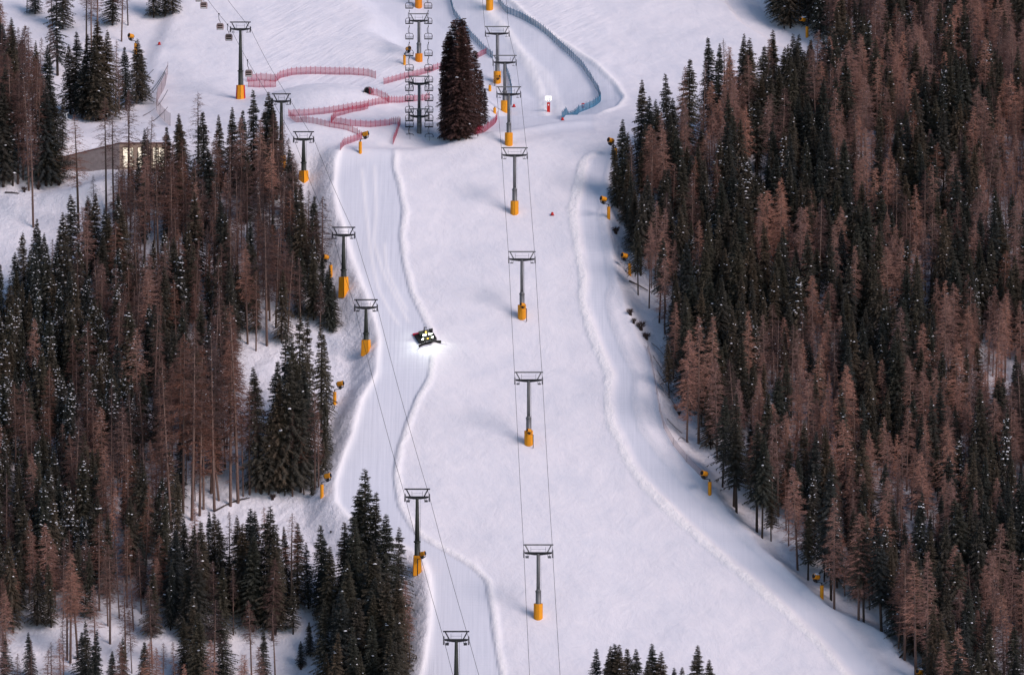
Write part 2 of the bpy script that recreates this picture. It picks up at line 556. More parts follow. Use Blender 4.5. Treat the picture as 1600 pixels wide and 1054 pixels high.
def gz(x, y):
    i = np.clip(np.searchsorted(xs, x) - 1, 0, nx - 2)
    j = np.clip(np.searchsorted(ys, y) - 1, 0, ny - 2)
    fx = (x - xs[i]) / (xs[i + 1] - xs[i]); fy = (y - ys[j]) / (ys[j + 1] - ys[j])
    return (GZ[j, i] * (1 - fx) + GZ[j, i + 1] * fx) * (1 - fy) + (GZ[j + 1, i] * (1 - fx) + GZ[j + 1, i + 1] * fx) * fy


_t = np.arange(960, 1700, 0.2)


def hit(u, v):
    dx, dy, dz = ray(u, v)
    g = _t * dz - gz(_t * dx, _t * dy)
    i = int(np.argmax(g < 0))
    t = _t[i]
    if i > 0:
        t = _t[i - 1] + 0.2 * g[i - 1] / (g[i - 1] - g[i])
    x, y = t * dx, t * dy
    return Vector((x, y, float(gz(np.array(x), np.array(y)))))


# ------------------------------------------------------------------ lift towers
def sheaves(x, z, n=6, pitch=0.46, r=0.33, slope=0.0):
    mb = MB()
    for k in range(n):
        y = (k - (n - 1) / 2) * pitch
        c = Vector((x, y, z + y * slope))
        mb.tube([c - Vector((0.07, 0, 0)), c + Vector((0.07, 0, 0))], r, 9)
    L = n * pitch / 2
    for dx in (-0.13, 0.13):
        mb._bar((x + dx, -L, z - L * slope - 0.16), (x + dx, L, z + L * slope - 0.16), 0.06, 0.22)
    return mb


def lift_tower(base, H, gauge, style, label, group, pad='yellow_pad', padh=3.1, rope_slope=0.45, rz=0.0, taper=True):
    """a tower of HEIGHT H (to the top rail); returns the two rope points in world space"""
    t = empty('lift_tower', base, rz)
    prop(t, label, 'lift tower', group)
    steel = 'olive_steel' if style == 'gondola' else 'galvanised'
    arm_z = H - 2.0
    rw = {'gondola': 0.55, 'centre': 0.46, 'chair': 0.46}[style]
    k = 0.36 * H
    mb = MB()
    if style == 'gondola':
        mb.tube([(0, 0, -1.5), (0, 0, k)], [rw * 1.35, rw * 1.12], 14)
        mb.build('pole_base', steel, t, True)
        MB().tube([(0, 0, k + 0.02), (0, 0, arm_z)], [rw * 1.05, rw * 0.62], 14).build('pole', steel, t, True)
    else:
        mb.tube([(0, 0, -1.5), (0, 0, k)], [rw * 1.3, rw * 1.3], 14)
        mb.build('pole_base', steel, t, True)
        MB().tube([(0, 0, k + 0.5), (0, 0, arm_z)], [rw * 0.92, rw * 0.85], 14).build('pole', steel, t, True)
        MB().tube([(0, 0, k), (0, 0, k + 0.5)], [rw * 1.3, rw * 0.95], 14).build('reducer', steel, t, True)
    MB().tube([(0, 0, k - 0.16), (0, 0, k + 0.16)], rw * 1.48, 14).build('flange', steel, t)
    g = gauge / 2
    dk = 'dark_steel' if style == 'gondola' else 'galvanised'
    # crossarm: deeper in the middle
    pts = [(-g + 0.1, arm_z + 0.38), (g - 0.1, arm_z + 0.38), (g - 0.25, arm_z), (0.8, arm_z - 0.28), (-0.8, arm_z - 0.28), (-g + 0.25, arm_z)]
    n = len(pts)
    vs = [(x, -0.28, z) for x, z in pts] + [(x, 0.28, z) for x, z in pts]
    mb = MB().add(vs, [tuple(range(n)), tuple(reversed(range(n, 2 * n)))] + [(i, i + n, (i + 1) % n + n, (i + 1) % n) for i in range(n)])
    mb.build('crossarm', 'dark_steel', t)
    MB()._bar((-g - 0.15, 0, H), (g + 0.15, 0, H), 0.26, 0.30).build('top_rail', dk, t)
    for s in (-1, 1):
        MB()._bar((s * (g - 0.35), 0, H - 0.15), (s * (g - 1.15), 0, arm_z + 0.36), 0.22, 0.26).build('strut', dk, t)
        sheaves(s * g, arm_z + 0.10, slope=rope_slope).build('sheave_train', 'black_rubber', t)
        m = MB()
        for yy in (-1.7, 1.7):
            m._bar((s * (g - 0.75), yy, arm_z - 0.65), (s * (g - 0.75), yy, arm_z + 0.3), 0.07, 0.07)
        m.box((s * (g - 0.72), 0, arm_z - 0.72), (0.75, 3.9, 0.08))
        m._bar((s * (g - 1.1), -1.9, arm_z - 0.1), (s * (g - 1.1), 1.9, arm_z - 0.1), 0.08, 0.08)
        m._bar((s * (g - 1.1), -1.9, arm_z - 0.4), (s * (g - 1.1), 1.9, arm_z - 0.4), 0.08, 0.08)
        m.build('catwalk', dk, t)
        MB()._bar((s * (g - 1.55), 0.1, arm_z + 0.3), (s * (g - 1.55), 0.1, arm_z + 1.5), 0.07, 0.07).build('rail_post', dk, t)
    MB()._bar((-g + 1.5, 0.1, arm_z + 1.0), (g - 1.5, 0.1, arm_z + 1.0), 0.045, 0.045).build('handrail', dk, t)
    # ladder down the uphill side of the pole
    m = MB()
    for dx in (-0.2, 0.2):
        m._bar((rw * 1.5, dx, 0.5), (rw * 1.15, dx, arm_z), 0.05, 0.05)
    zz = 3.5
    while zz < arm_z:
        m._bar((rw * 1.45, -0.2, zz), (rw * 1.45, 0.2, zz), 0.03, 0.03)
        zz += 0.6
    m.build('ladder', dk, t)
    # padding round the foot: panels with seams, the snow heaped against it
    if pad:
        w = 1.02 if style != 'gondola' else 1.15
        flare = 1.0 if style != 'gondola' else 1.18
        npan = 8 if pad == 'red_pad' else 6 if style != 'gondola' else 4
        rot0 = rnd.uniform(0, 1)
        for q in range(npan):
            a0, a1 = 2 * math.pi * (q + 0.03) / npan + rot0, 2 * math.pi * (q + 0.97) / npan + rot0
            nn = 4 if style != 'gondola' else 2
            vs, fs = [], []
            for i in range(nn):
                a = a0 + (a1 - a0) * i / (nn - 1)
                for rr in (w, w - 0.22):
                    for z, fl in ((-0.9, flare), (padh, 1.0)):
                        vs.append((rr * fl * math.cos(a), rr * fl * math.sin(a), z))
            for i in range(nn - 1):
                o, p = i * 4, (i + 1) * 4
                fs += [(o, p, p + 1, o + 1), (o + 2, o + 3, p + 3, p + 2), (o + 1, p + 1, p + 3, o + 3), (o, o + 2, p + 2, p)]
            e = (nn - 1) * 4
            fs += [(0, 1, 3, 2), (e, e + 2, e + 3, e + 1)]
            MB().add(vs, fs).build('pad_panel', 'yellow_pad' if pad == 'red_pad' and math.sin((a0 + a1) / 2) < -0.88 else pad, t)
    c, s_ = math.cos(rz), math.sin(rz)
    B = Vector(base)
    return [B + Vector((s * g * c, s * g * s_, arm_z + 0.10 + 0.30)) for s in (-1, 1)]


def haul_rope(points, label, r=0.045, sag=0.012):
    """points: list of (left, right) world points from top to bottom -> two rope runs"""
    t = empty('haul_rope', points[-1][0])
    prop(t, label, 'cable')
    runs = []
    for side in (0, 1):
        path = []
        for a, b in zip(points[:-1], points[1:]):
            A, B = a[side], b[side]
            n = 12
            for i in range(n):
                f = i / n
                p = A.lerp(B, f)
                p = p - Vector((0, 0, 4 * f * (1 - f) * sag * (B - A).length))
                path.append(p)
        path.append(points[-1][side])
        runs.append(path)
        o = MB().tube([p - Vector(t.location) for p in path], r, 5).build('rope_run', 'dark_steel', t, True)
    return runs


# centre lift
def tower_px(u, vtop, vbase, gauge_px, style, label, group, **kw):
    P = hit(u, vbase)
    s = ppm(P)
    H = (vbase - vtop) / s
    return lift_tower(P, H, gauge_px / s, style, label, group, **kw)


G1 = 'towers of the lift up the middle of the piste'
cen = []
cen.append(tower_px(765, -95, 14, 37, 'centre', 'grey lift tower at the top edge, only its yellow padded foot in view', G1))
cen.append(tower_px(777, 42, 129, 37, 'centre', 'grey lift tower beside the dark tree clump, snow gun on its yellow pad', G1))
cen.append(tower_px(788.5, 87, 175, 36, 'centre', 'grey lift tower standing second above the crest, behind the crest tower', G1))
cen.append(tower_px(795, 136, 226, 37, 'centre', 'grey lift tower standing right on the crest of the steep piste', G1))
cen.append(tower_px(804, 231, 333, 39.5, 'centre', 'highest grey lift tower on the steep piste, level with the red marker', G1))
cen.append(tower_px(815.5, 393, 496, 41, 'centre', 'grey lift tower on the piste, to the right of the snow groomer', G1))
cen.append(tower_px(826, 581, 693, 43, 'centre', 'grey lift tower with dark snow gun, second lowest on open piste', G1))
cen.append(tower_px(841, 850, 964, 45, 'centre', 'lowest grey lift tower on the piste, above the bottom spruce tips', G1))
lowc = hit(857, 1265)
cen.append([lowc + Vector((-3.3, 0, 15)), lowc + Vector((3.3, 0, 15))])
haul_rope(cen, 'pair of thin dark cables of the lift up the middle of the piste')

# gondola lift
G2 = 'olive towers of the gondola lift'
gon = []
topg = hit(272, -20)
sg = ppm(topg)
gon.append([topg + Vector((-15.5 / sg, 0, 14.5)), topg + Vector((15.5 / sg, 0, 14.5))])
gon.append(tower_px(376, 35, 154, 31, 'gondola', 'dark green gondola tower with red and yellow foot, highest in view', G2, pad='red_pad', padh=3.6))
gon.append(tower_px(440, 147, 262, 28, 'gondola', 'gondola tower mostly hidden by the dark forest edge below the nets', G2))
gon.append(tower_px(474.5, 206, 281, 31, 'gondola', 'short gondola tower at the upper forest edge, below the red nets', G2, padh=2.4))
gon.append(tower_px(537, 355, 459, 35, 'gondola', 'gondola tower on the left bank, level with the third centre tower', G2, padh=4.2))
gon.append(tower_px(572, 468, 550, 35, 'gondola', 'gondola tower on the left bank closest to the snow groomer', G2, padh=3.0))
gon.append(tower_px(652, 763, 892, 38, 'gondola', 'gondola tower with snow gun at its foot beside the lower spruces', G2, padh=3.6))
gon.append(tower_px(713, 985, 1112, 39, 'gondola', 'gondola tower cut off by the bottom edge of the photo', G2))
lowg = hit(775, 1330)
gon.append([lowg + Vector((-3, 0, 15)), lowg + Vector((3, 0, 15))])
gruns = haul_rope(gon, 'pair of dark cables of the gondola lift along the left forest edge')

# chairlift above the crest
G3 = 'grey towers of the chairlift'
chl = []
topc = hit(654, -90)
sc_ = ppm(topc)
chl.append([topc + Vector((-2.7, 0, 12)), topc + Vector((2.7, 0, 12))])
chl.append(tower_px(654, -78, 11, 29, 'chair', 'chairlift tower at the top edge, only its yellow foot in view', G3, pad='orange_pad', padh=2.6))
chl.append(tower_px(654.5, 22, 95, 29.5, 'chair', 'chairlift tower with yellow padded foot, upper one between the chairs', G3, pad='orange_pad', padh=2.0))


def tower_at(u, vtop, vbase_vis, extra, gauge_px, **kw):
    P = hit(u, vbase_vis)
    P.y += extra
    P.x = P.x * (P.y / (P.y - extra))
    P.z = float(gz(np.array(P.x), np.array(P.y)))
    s = ppm(P)
    uu, vv = project(P)
    return lift_tower(P, (vv - vtop) / s, gauge_px / s, 'chair', kw['label'], G3, pad=kw.get('pad'))


chl.append(tower_px(655, 119.5, 203, 30.5, 'chair', 'chairlift tower behind, its crossarm level with the red net ends', G3, pad=None))
chl.append(tower_at(655, 170.5, 226, 7.0, 30.5, label='chairlift tower with orange work platform, rising from the hollow behind the crest', pad=None))
endc = hit(655.5, 226)
chl.append([endc + Vector((-2.5, 2.5, 0.9)), endc + Vector((2.5, 2.5, 0.9))])
cruns = haul_rope(chl, 'pair of dark chairlift cables above the crest', 0.035, 0.004)


def chair_parts():
    P = {}
    P['hanger'] = (MB().tube([(0, 0, 0.1), (0, 0, -0.15), (-0.28, 0, -0.6), (-0.28, 0, -1.5), (0, 0, -1.9)], 0.085, 5), 'dark_steel')
    P['grip'] = (MB().box((0, 0, 0.05), (0.25, 0.5, 0.28)), 'dark_steel')
    P['frame'] = (MB().tube([(-1.02, 0, -3.45), (-1.08, 0, -2.5), (-0.85, 0, -1.98), (0, 0, -1.9), (0.85, 0, -1.98), (1.08, 0, -2.5), (1.02, 0, -3.45)], 0.085, 5), 'dark_steel')
    P['seat'] = (MB().box((0, -0.28, -3.42), (2.15, 0.62, 0.30)), 'black_rubber')
    m = MB()
    for x in (-0.72, -0.24, 0.24, 0.72):
        m._bar((x, 0.02, -3.3), (x, 0.1, -2.72), 0.05, 0.05)
    m._bar((-0.98, 0.1, -2.72), (0.98, 0.1, -2.72), 0.07, 0.07)
    P['backrest'] = (m, 'dark_steel')
    P['safety_bar'] = (MB().tube([(-1.0, 0, -2.3), (-0.95, -0.6, -3.0), (0.95, -0.6, -3.0), (1.0, 0, -2.3)], 0.035, 4), 'dark_steel')
    return {k: m.mesh(k, mm) for k, (m, mm) in P.items()}


CH = chair_parts()


def point_on_run(path, vpix, drop):
    """the place on a rope run whose chair bottom (drop metres lower) shows at photo row vpix"""
    best, bd = None, 1e9
    for a, b in zip(path[:-1], path[1:]):
        for i in range(8):
            p = a.lerp(b, i / 8)
            d = abs(project(p - Vector((0, 0, drop)))[1] - vpix)
            if d < bd:
                bd, best = d, p
    return best


ORD = ['first', 'second', 'third', 'fourth', 'fifth', 'sixth', 'seventh', 'eighth', 'ninth', 'tenth', 'eleventh', 'twelfth']
rows = [13.6, 37, 61, 87.6, 110, 128.4, 142, 157.5, 175.8, 189, 198.4, 219]
for side, sname in ((0, 'left'), (1, 'right')):
    for i, v in enumerate(rows):
        p = point_on_run(cruns[side], v, 3.5)
        e = empty('lift_chair', p)
        prop(e, f'dark open lift chair, {ORD[i]} from the top on the {sname} cable', 'lift chair', 'chairs hanging on the chairlift')
        for k, me_ in CH.items():
            link(k, me_, e)


def cabin_parts():
    P = {}
    P['grip'] = (MB().box((0, 0, 0.08), (0.35, 0.9, 0.3)), 'dark_steel')
    P['hanger'] = (MB().tube([(0, 0, 0), (0, 0, -1.4), (0.35, 0, -2.1), (0.35, 0, -2.4)], 0.09, 6), 'dark_steel')
    prof = [(-0.62, -2.45), (0.62, -2.45), (0.92, -2.75), (1.0, -3.5), (0.88, -4.35), (-0.88, -4.35), (-1.0, -3.5), (-0.92, -2.75)]
    n = len(prof)
    vs = []
    for y, s in ((-0.9, 0.92), (-0.65, 1.0), (0.65, 1.0), (0.9, 0.92)):
        vs += [(x * s + 0.35, y, -3.4 + (z + 3.4) * s) for x, z in prof]
    fs = [tuple(range(n)), tuple(reversed(range(3 * n, 4 * n)))]
    for r in range(3):
        fs += [(r * n + i, (r + 1) * n + i, (r + 1) * n + (i + 1) % n, r * n + (i + 1) % n) for i in range(n)]
    P['shell'] = (MB().add(vs, fs), 'cabin_shell')
    P['roof_band'] = (MB().box((0.35, 0, -2.62), (1.55, 1.88, 0.30), None, 0.85), 'dark_steel')
    P['upper_window'] = (MB().box((0.35, -0.92, -3.12), (1.45, 0.06, 0.42)), 'cabin_glass')
    P['lower_window'] = (MB().box((0.35, -0.92, -3.72), (1.35, 0.06, 0.28)), 'cabin_glass')
    for s in (-1, 1):
        P['side_window' + ('' if s < 0 else '_')] = (MB().box((0.35 + s * 0.98, 0, -3.3), (0.06, 1.1, 0.7)), 'cabin_glass')
    P['ski_rack'] = (MB().box((0.35, -1.02, -4.12), (1.5, 0.16, 0.22)), 'rail_white')
    return {k: m.mesh(k.rstrip('_'), mm) for k, (m, mm) in P.items()}


CB = cabin_parts()
for v, lab in ((2, 'red gondola cabin cut by the top edge of the photo'), (13, 'gondola cabin highest of the four whole cabins'), (46, 'gondola cabin between the top cabin and the tower crossarm'),
               (63, 'gondola cabin hanging just left of the tower crossarm'), (119, 'gondola cabin hanging beside the pole of the tower')):
    p = point_on_run(gruns[0], v, 4.2)
    e = empty('gondola_cabin', p)
    prop(e, lab, 'gondola cabin', 'cabins of the gondola lift')
    for k, me_ in CB.items():
        link(k.rstrip('_'), me_, e)

# ------------------------------------------------------------------ snow guns
def gun_parts():
    P = {}
    P['pole'] = MB().tube([(0, 0, -1.0), (0, 0, 3.5)], 0.14, 8).mesh('pole', 'dark_steel', True)
    m = MB()
    m.tube([(0, 0, -0.7), (0, 0, 2.9)], 0.42, 10)
    P['pad'] = m.mesh('pad', 'yellow_pad')
    P['arm'] = MB().tube([(0, 0, 3.4), (-0.5, -0.1, 3.55), (-1.35, -0.2, 3.6)], 0.10, 6).mesh('arm', 'dark_steel', True)
    m = MB()
    m._bar((-1.35, -0.2, 3.5), (-1.35, -0.2, 4.0), 0.3, 0.3)
    for s in (-1, 1):
        m._bar((-1.35 + s * 0.62, -0.2, 3.95), (-1.35 + s * 0.68, -0.2, 4.95), 0.12, 0.22)
    m._bar((-2.0, -0.2, 3.95), (-0.7, -0.2, 3.95), 0.16, 0.2)
    P['yoke'] = m.mesh('yoke', 'dark_steel')
    P['motor_box'] = MB().box((-1.35, 0.15, 4.0), (0.7, 0.5, 0.75)).mesh('motor_box', 'black_rubber')
    c = Vector((-1.35, -0.2, 4.9))
    d = Vector((-0.85, -0.42, 0.22)).normalized()
    P['barrel'] = MB().tube([c - d * 0.75, c - d * 0.6, c + d * 0.45, c + d * 0.7], [0.50, 0.60, 0.56, 0.66], 14).mesh('barrel', 'gun_yellow', True)
    P['nozzle_ring'] = MB().tube([c + d * 0.71, c + d * 0.80], [0.52, 0.50], 14).mesh('nozzle_ring', 'black_rubber')
    P['air_intake'] = MB().tube([c - d * 0.76, c - d * 0.95], [0.48, 0.40], 14).mesh('air_intake', 'dark_steel')
    return P


GN = gun_parts()
GW = GN.copy()
GW['snow_cap'] = MB().box((-1.35, -0.2, 5.5), (1.25, 1.3, 0.28), None, 0.6).mesh('snow_cap', 'branch_snow')


def snow_gun(u, v, label, rz=0.0, flip=1, snow=False, scale=1.0, offs=None, nopad=False):
    P = hit(u, v)
    if offs:
        P += Vector(offs)
    e = empty('snow_gun', P, rz)
    e.scale = (scale * flip, scale, scale)
    prop(e, label, 'snow gun', 'snow guns along the piste')
    for k, me_ in (GW if snow else GN).items():
        if nopad and k == 'pad':
            continue
        link(k, me_, e)
    return e


snow_gun(212, 84, 'yellow snow gun behind the spruces at the top of the left slope', 0.3)
snow_gun(92, 268, 'orange yellow snow gun beside the low end of the timber building', 0.5)
snow_gun(563, 239, 'snow gun on the crest just below the red nets', 0.2, -1)
snow_gun(632, 101, 'dark snow gun seen behind a chair beside the chairlift tower', -0.4, -1, scale=0.9)
snow_gun(517, 432, 'snow gun half hidden by a spruce at the upper left forest edge', 0.2)
snow_gun(523, 631, 'snow gun on the left bank below the gondola tower pair', 0.2, -1)
snow_gun(503, 776, 'snow gun on the left bank where the dark tree clump ends', 0.1, -1)
snow_gun(603, 1068, 'snow gun in front of the lowest spruces at the bottom edge', 0.1, -1)
snow_gun(654, 893, 'snow gun at the foot of the gondola tower beside the lower spruces', 0.1, -1, offs=(-0.2, -1.9, 0.2), scale=0.85, nopad=True)
snow_gun(951, 341, 'snow gun highest on the right bank below the crest', 0.1)
snow_gun(984, 430, 'snow gun on the right bank between shrub and forest', 0.1)
snow_gun(1109, 772, 'snow gun on the right bank below the bent net poles', 0.2)
snow_gun(1284, 934, 'snow capped snow gun at the lower right forest edge', 0.2, snow=True)
snow_gun(1446, 1083, 'snow gun cut by the bottom edge at the right forest', 0.2, snow=True)
snow_gun(962, 249, 'snow gun half hidden behind the first spruce right of the piste', 0.2)
snow_gun(1261, 58, 'snow capped snow gun at the top of the right forest', 0.2, snow=True)
snow_gun(818, 497, 'snow gun on the pad of the centre tower beside the groomer', 0, offs=(0.75, -1.6, 0), scale=0.7, nopad=True)
snow_gun(828, 694, 'snow gun on the pad of the second lowest centre tower', 0, offs=(0.75, -1.6, 0), scale=0.7, nopad=True)
snow_gun(778, 130, 'snow gun low at the tower beside the dark tree clump', 0, -1, offs=(-0.9, -1.7, -1.6), scale=0.7, nopad=True)
for u, v, lab in ((765.5, 142, 'small yellow padded post above, right of the dark tree clump'), (773, 177, 'small yellow padded post below, beside the red net end')):
    P = hit(u, v)
    e = empty('hydrant_post', P)
    prop(e, lab, 'post', 'yellow padded hydrant posts')
    MB().tube([(0, 0, -0.5), (0, 0, 1.5)], [0.40, 0.40], 9).build('pad', 'yellow_pad', e)
    MB().tube([(0, 0, 1.4), (0, 0, 1.75)], 0.16, 7).build('valve', 'dark_steel', e)


# ------------------------------------------------------------------ nets
def safety_net(name, pts, h, netm, postm, label, group, step=1.3, lean=0.0, thick=0.05, over=0.25):
    """pts: photo pixels along the foot"""
    W = [hit(u, v) for u, v in pts]
    L = [0.0]
    for a, b in zip(W[:-1], W[1:]):
        L.append(L[-1] + (b - a).length)
    n = max(3, int(L[-1] / step) + 1)
    S = np.linspace(0, L[-1], n)
    X = np.interp(S, L, [p.x for p in W]); Y = np.interp(S, L, [p.y for p in W])
    Z = gz(X, Y)
    o = Vector((X[0], Y[0], Z[0]))
    e = empty(name, o)
    prop(e, label, 'safety net', group)
    # netting: subdivided band, sagging between its posts
    m = MB()
    vs, fs = [], []
    sub = 3
    for i in range((n - 1) * sub + 1):
        f = i / sub
        a = int(min(f, n - 2)); t = f - a
        x = X[a] + (X[a + 1] - X[a]) * t; y = Y[a] + (Y[a + 1] - Y[a]) * t
        z = float(gz(np.array(x), np.array(y)))
        sag = 0.10 * math.sin(math.pi * t) + rnd.uniform(-0.03, 0.03)
        b_ = rnd.uniform(-0.06, 0.06)
        vs += [(x - o.x, y - o.y, z - o.z - 0.05), (x - o.x + b_, y - o.y - lean * 0.5 + b_, z - o.z + h * 0.5), (x - o.x, y - o.y - lean, z - o.z + h - sag)]
    for i in range((n - 1) * sub):
        for k in (0, 1):
            fs.append((i * 3 + k, i * 3 + 3 + k, i * 3 + 4 + k, i * 3 + 1 + k))
    m.add(vs, fs).build('netting', netm, e)
    pm = MB().tube([(0, 0, -0.4), (0, -lean, h + over)], thick, 5).mesh('post', postm)
    for i in range(n):
        p = link('post', pm, e, (X[i] - o.x, Y[i] - o.y, Z[i] - o.z))
        p.rotation_euler = (rnd.uniform(-.06, .06), rnd.uniform(-.06, .06), 0)
    return e


G4 = 'red safety nets round the hollow above the crest'


def red(pts, label, h=2.1, **kw):
    return safety_net('safety_net', pts, h * 0.88, 'red_net', 'red_post', label, G4, **kw)


red([(386, 128), (410, 126), (432, 128), (438, 122), (460, 117), (500, 116), (545, 117), (575, 119), (587, 123)], 'long red net along the top of the snow mound', 2.3)
red([(388, 136), (415, 137), (431, 136)], 'short pink net below the left end of the mound net')
red([(577, 148), (590, 150), (603, 156), (608, 161)], 'short red net running down from the tunnel mouth')
red([(607, 162), (580, 166), (545, 172), (510, 178), (480, 181), (451, 182)], 'red net below the mound, running left from the tunnel net', 2.0)
red([(608, 161), (640, 159), (662, 157), (671, 155)], 'red net crossing behind the chairs', 1.9)
red([(453, 184), (480, 192), (510, 198), (540, 203), (558, 210), (565, 217)], 'pink net running down to the snow gun on the crest', 1.8)
red([(517, 192), (524, 183), (545, 177), (575, 170)], 'red net looping up in the middle of the hollow', 1.9)
red([(518, 193), (545, 197), (580, 199), (610, 196), (624, 193)], 'red net along the lower terrace', 1.9)
red([(626, 195), (622, 205), (618, 216), (614, 226)], 'dark red net running down at the right end of the terrace', 2.0, step=1.4)
red([(565, 217), (552, 222), (540, 226), (532, 235)], 'dark red net end closest to the crest', 2.0, step=1.4)
red([(600, 132), (625, 125), (650, 119), (690, 108)], 'pale red net rising towards the dark tree clump', 1.9)
red([(720, 215), (745, 210), (762, 203), (774, 193), (777, 186)], 'red net below the dark tree clump beside the crest', 2.0)
red([(742, 92), (752, 88), (760, 84)], 'short red net right of the dark tree clump top', 1.8)
G5 = 'blue safety nets along the race piste'


def blue(pts, label, h=1.9):
    return safety_net('safety_net', pts, h, 'blue_net', 'blue_post', label, G5, 1.3, thick=0.06, over=0.35)


blue([(778, 4), (790, 20), (815, 30), (840, 44), (862, 62), (885, 83), (908, 104), (922, 124), (934, 143), (939, 158), (928, 167), (905, 176), (878, 187)], 'long curved blue net on the outer side of the race piste', 1.9)
blue([(703, 0), (709, 24), (722, 42), (738, 62), (755, 80), (770, 92)], 'blue net behind the dark tree clump')
blue([(791, 112), (797, 130), (800, 148), (799, 165)], 'short blue net behind the crest tower')


def pole_net(pts, label, h=2.4, poles=()):
    e = safety_net('safety_net', pts, h, 'beige_net', 'pipe_grey', label, 'pale nets on bent poles', 7.0, thick=0.04, over=0.0)
    o = Vector(e.location)
    for (u0, v0, u1, v1, bend) in poles:
        A, B = hit(u0, v0), hit(u1, v1)
        A.z += 0.25
        B.z += 1.6
        pts_ = []
        side = Vector((0.4 * bend, -0.2, -0.9 * bend))
        for i in range(8):
            f = i / 7
            pts_.append(A.lerp(B, f) + side * math.sin(math.pi * f) * 1.1 - o)
        MB().tube(pts_, 0.09, 5).build('bent_pole', 'pipe_grey', e, True)
    return e


pole_net([(1012, 545), (1022, 590), (1030, 640), (1040, 680), (1066, 715), (1098, 748)], 'pale brownish net along the right edge of the piste with bent poles', 1.9,
         [(1042, 562, 1018, 546, -0.6), (1048, 594, 1020, 566, 0.8), (1054, 618, 1026, 588, 1.0), (1058, 640, 1030, 610, -1.0), (1066, 678, 1042, 664, 0.3), (1076, 692, 1060, 697, -0.8)])
pole_net([(262, 116), (258, 135), (247, 155), (244, 172), (252, 185), (266, 197)], 'pale net on tall bent poles above the timber building', 3.4,
         [(216, 160, 262, 112, 0.9), (213, 164, 258, 122, 1.2), (224, 182, 262, 150, 1.0), (240, 190, 262, 177, 0.2), (212, 150, 240, 118, -0.5)])

# ------------------------------------------------------------------ small things on the piste
P = hit(857, 175)
e = empty('timing_beacon', P)
prop(e, 'tall red post with bright white lamps on the race piste', 'beacon post')
MB().box((0, 0, 1.1), (0.85, 0.35, 3.0)).build('post', 'red_pad', e)
MB().box((0, -0.19, 1.9), (0.36, 0.04, 0.36)).build('sign_panel', 'white_paint', e)
MB().box((0, 0, 2.78), (0.7, 0.4, 0.35)).build('lamp_base', 'white_paint', e)
for x in (-0.62, 0, 0.62):
    MB().box((x, 0, 3.55), (0.22, 0.3, 0.85)).build('lamp', 'beacon_white', e)
MB().box((0, 0, 4.1), (1.6, 0.34, 0.22)).build('lamp_bar', 'beacon_white', e)
P = hit(911, 172)
e = empty('marker_box', P)
prop(e, 'small red marker board with white sign at the blue net', 'marker')
MB().box((0, 0, 1.2), (0.8, 0.25, 1.3)).build('board', 'red_pad', e)
MB().box((0, -0.14, 1.35), (0.4, 0.03, 0.4)).build('sign_panel', 'white_paint', e)
MB().tube([(0, 0, -0.3), (0, 0, 0.6)], 0.06, 6).build('post', 'dark_steel', e)
for u, v, lab in ((863, 336, 'small red marker cone alone on the open piste'), (249, 70, 'small red marker cone on the upper left slope'), (879, 188, 'small red marker at the lower end of the blue net'),
                  (803, 167, 'small red marker behind the crest tower')):
    P = hit(u, v)
    e = empty('marker_cone', P)
    prop(e, lab, 'marker', 'small red markers on the snow')
    MB().tube([(0, 0, 0), (0, 0, 0.75)], [0.42, 0.25], 10).build('cone', 'red_pad', e)
    MB().box((0, 0, 0.02), (1.0, 1.0, 0.08)).build('foot', 'red_post', e)

# white barrier and boarding gate at the chairlift end
P = hit(682, 224)
P += Vector((0, 3.0, -0.6))
e = empty('barrier', P)
prop(e, 'low pale barrier beside the bottom of the chairlift', 'barrier')
for k in range(7):
    MB().box((-2.4 + k * 0.8, 0, 0.6), (0.10, 0.10, 2.6)).build('post', 'rail_white', e)
for z in (0.9, 1.5, 1.85):
    MB().box((0, -0.08, z), (5.2, 0.06, 0.2)).build('rail', 'rail_white', e)
P = hit(655, 226)
P += Vector((0, 2.6, -0.9))
e = empty('boarding_gate', P)
prop(e, 'low frame with yellow box at the bottom of the chairlift', 'gate')
MB().box((0, 0, 1.5), (5.6, 0.2, 0.16)).build('top_rail', 'dark_steel', e)
for x in (-2.7, 2.7):
    MB().box((x, 0, 0.6), (0.16, 0.16, 1.9)).build('post', 'dark_steel', e)
MB().box((0.3, -0.2, 0.9), (0.9, 0.4, 0.6)).build('control_box', 'gun_yellow', e)
MB().box((-1.6, -0.2, 0.75), (1.7, 0.3, 0.35)).build('banner', 'red_pad', e)

# tunnel mouth in the mound
P = hit(574, 146)
e = empty('tunnel_mouth', P, -0.15)
prop(e, 'dark arched tunnel mouth in the side of the snow mound', 'tunnel')
ring_o = [(1.05 * math.cos(a), 1.75 * math.sin(a)) for a in np.linspace(0, math.pi, 13)]
ring_i = [(0.82 * math.cos(a), 1.5 * math.sin(a)) for a in np.linspace(0, math.pi, 13)]
vs, fs = [], []
for (x, z), (xi, zi) in zip(ring_o, ring_i):
    vs += [(x, -0.6, z), (xi, -0.6, zi), (x, 3.0, z), (xi, 3.0, zi)]
for i in range(12):
    o, q = i * 4, i * 4 + 4
    fs += [(o, q, q + 1, o + 1), (o + 2, o, q, q + 2)[::-1], (o + 1, q + 1, q + 3, o + 3)]
MB().add(vs, fs).build('lining', 'pipe_grey', e)
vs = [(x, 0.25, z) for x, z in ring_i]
MB().add(vs, [tuple(range(13))]).build('dark_infill', 'dark_steel', e)  # flat dark face filling the arch

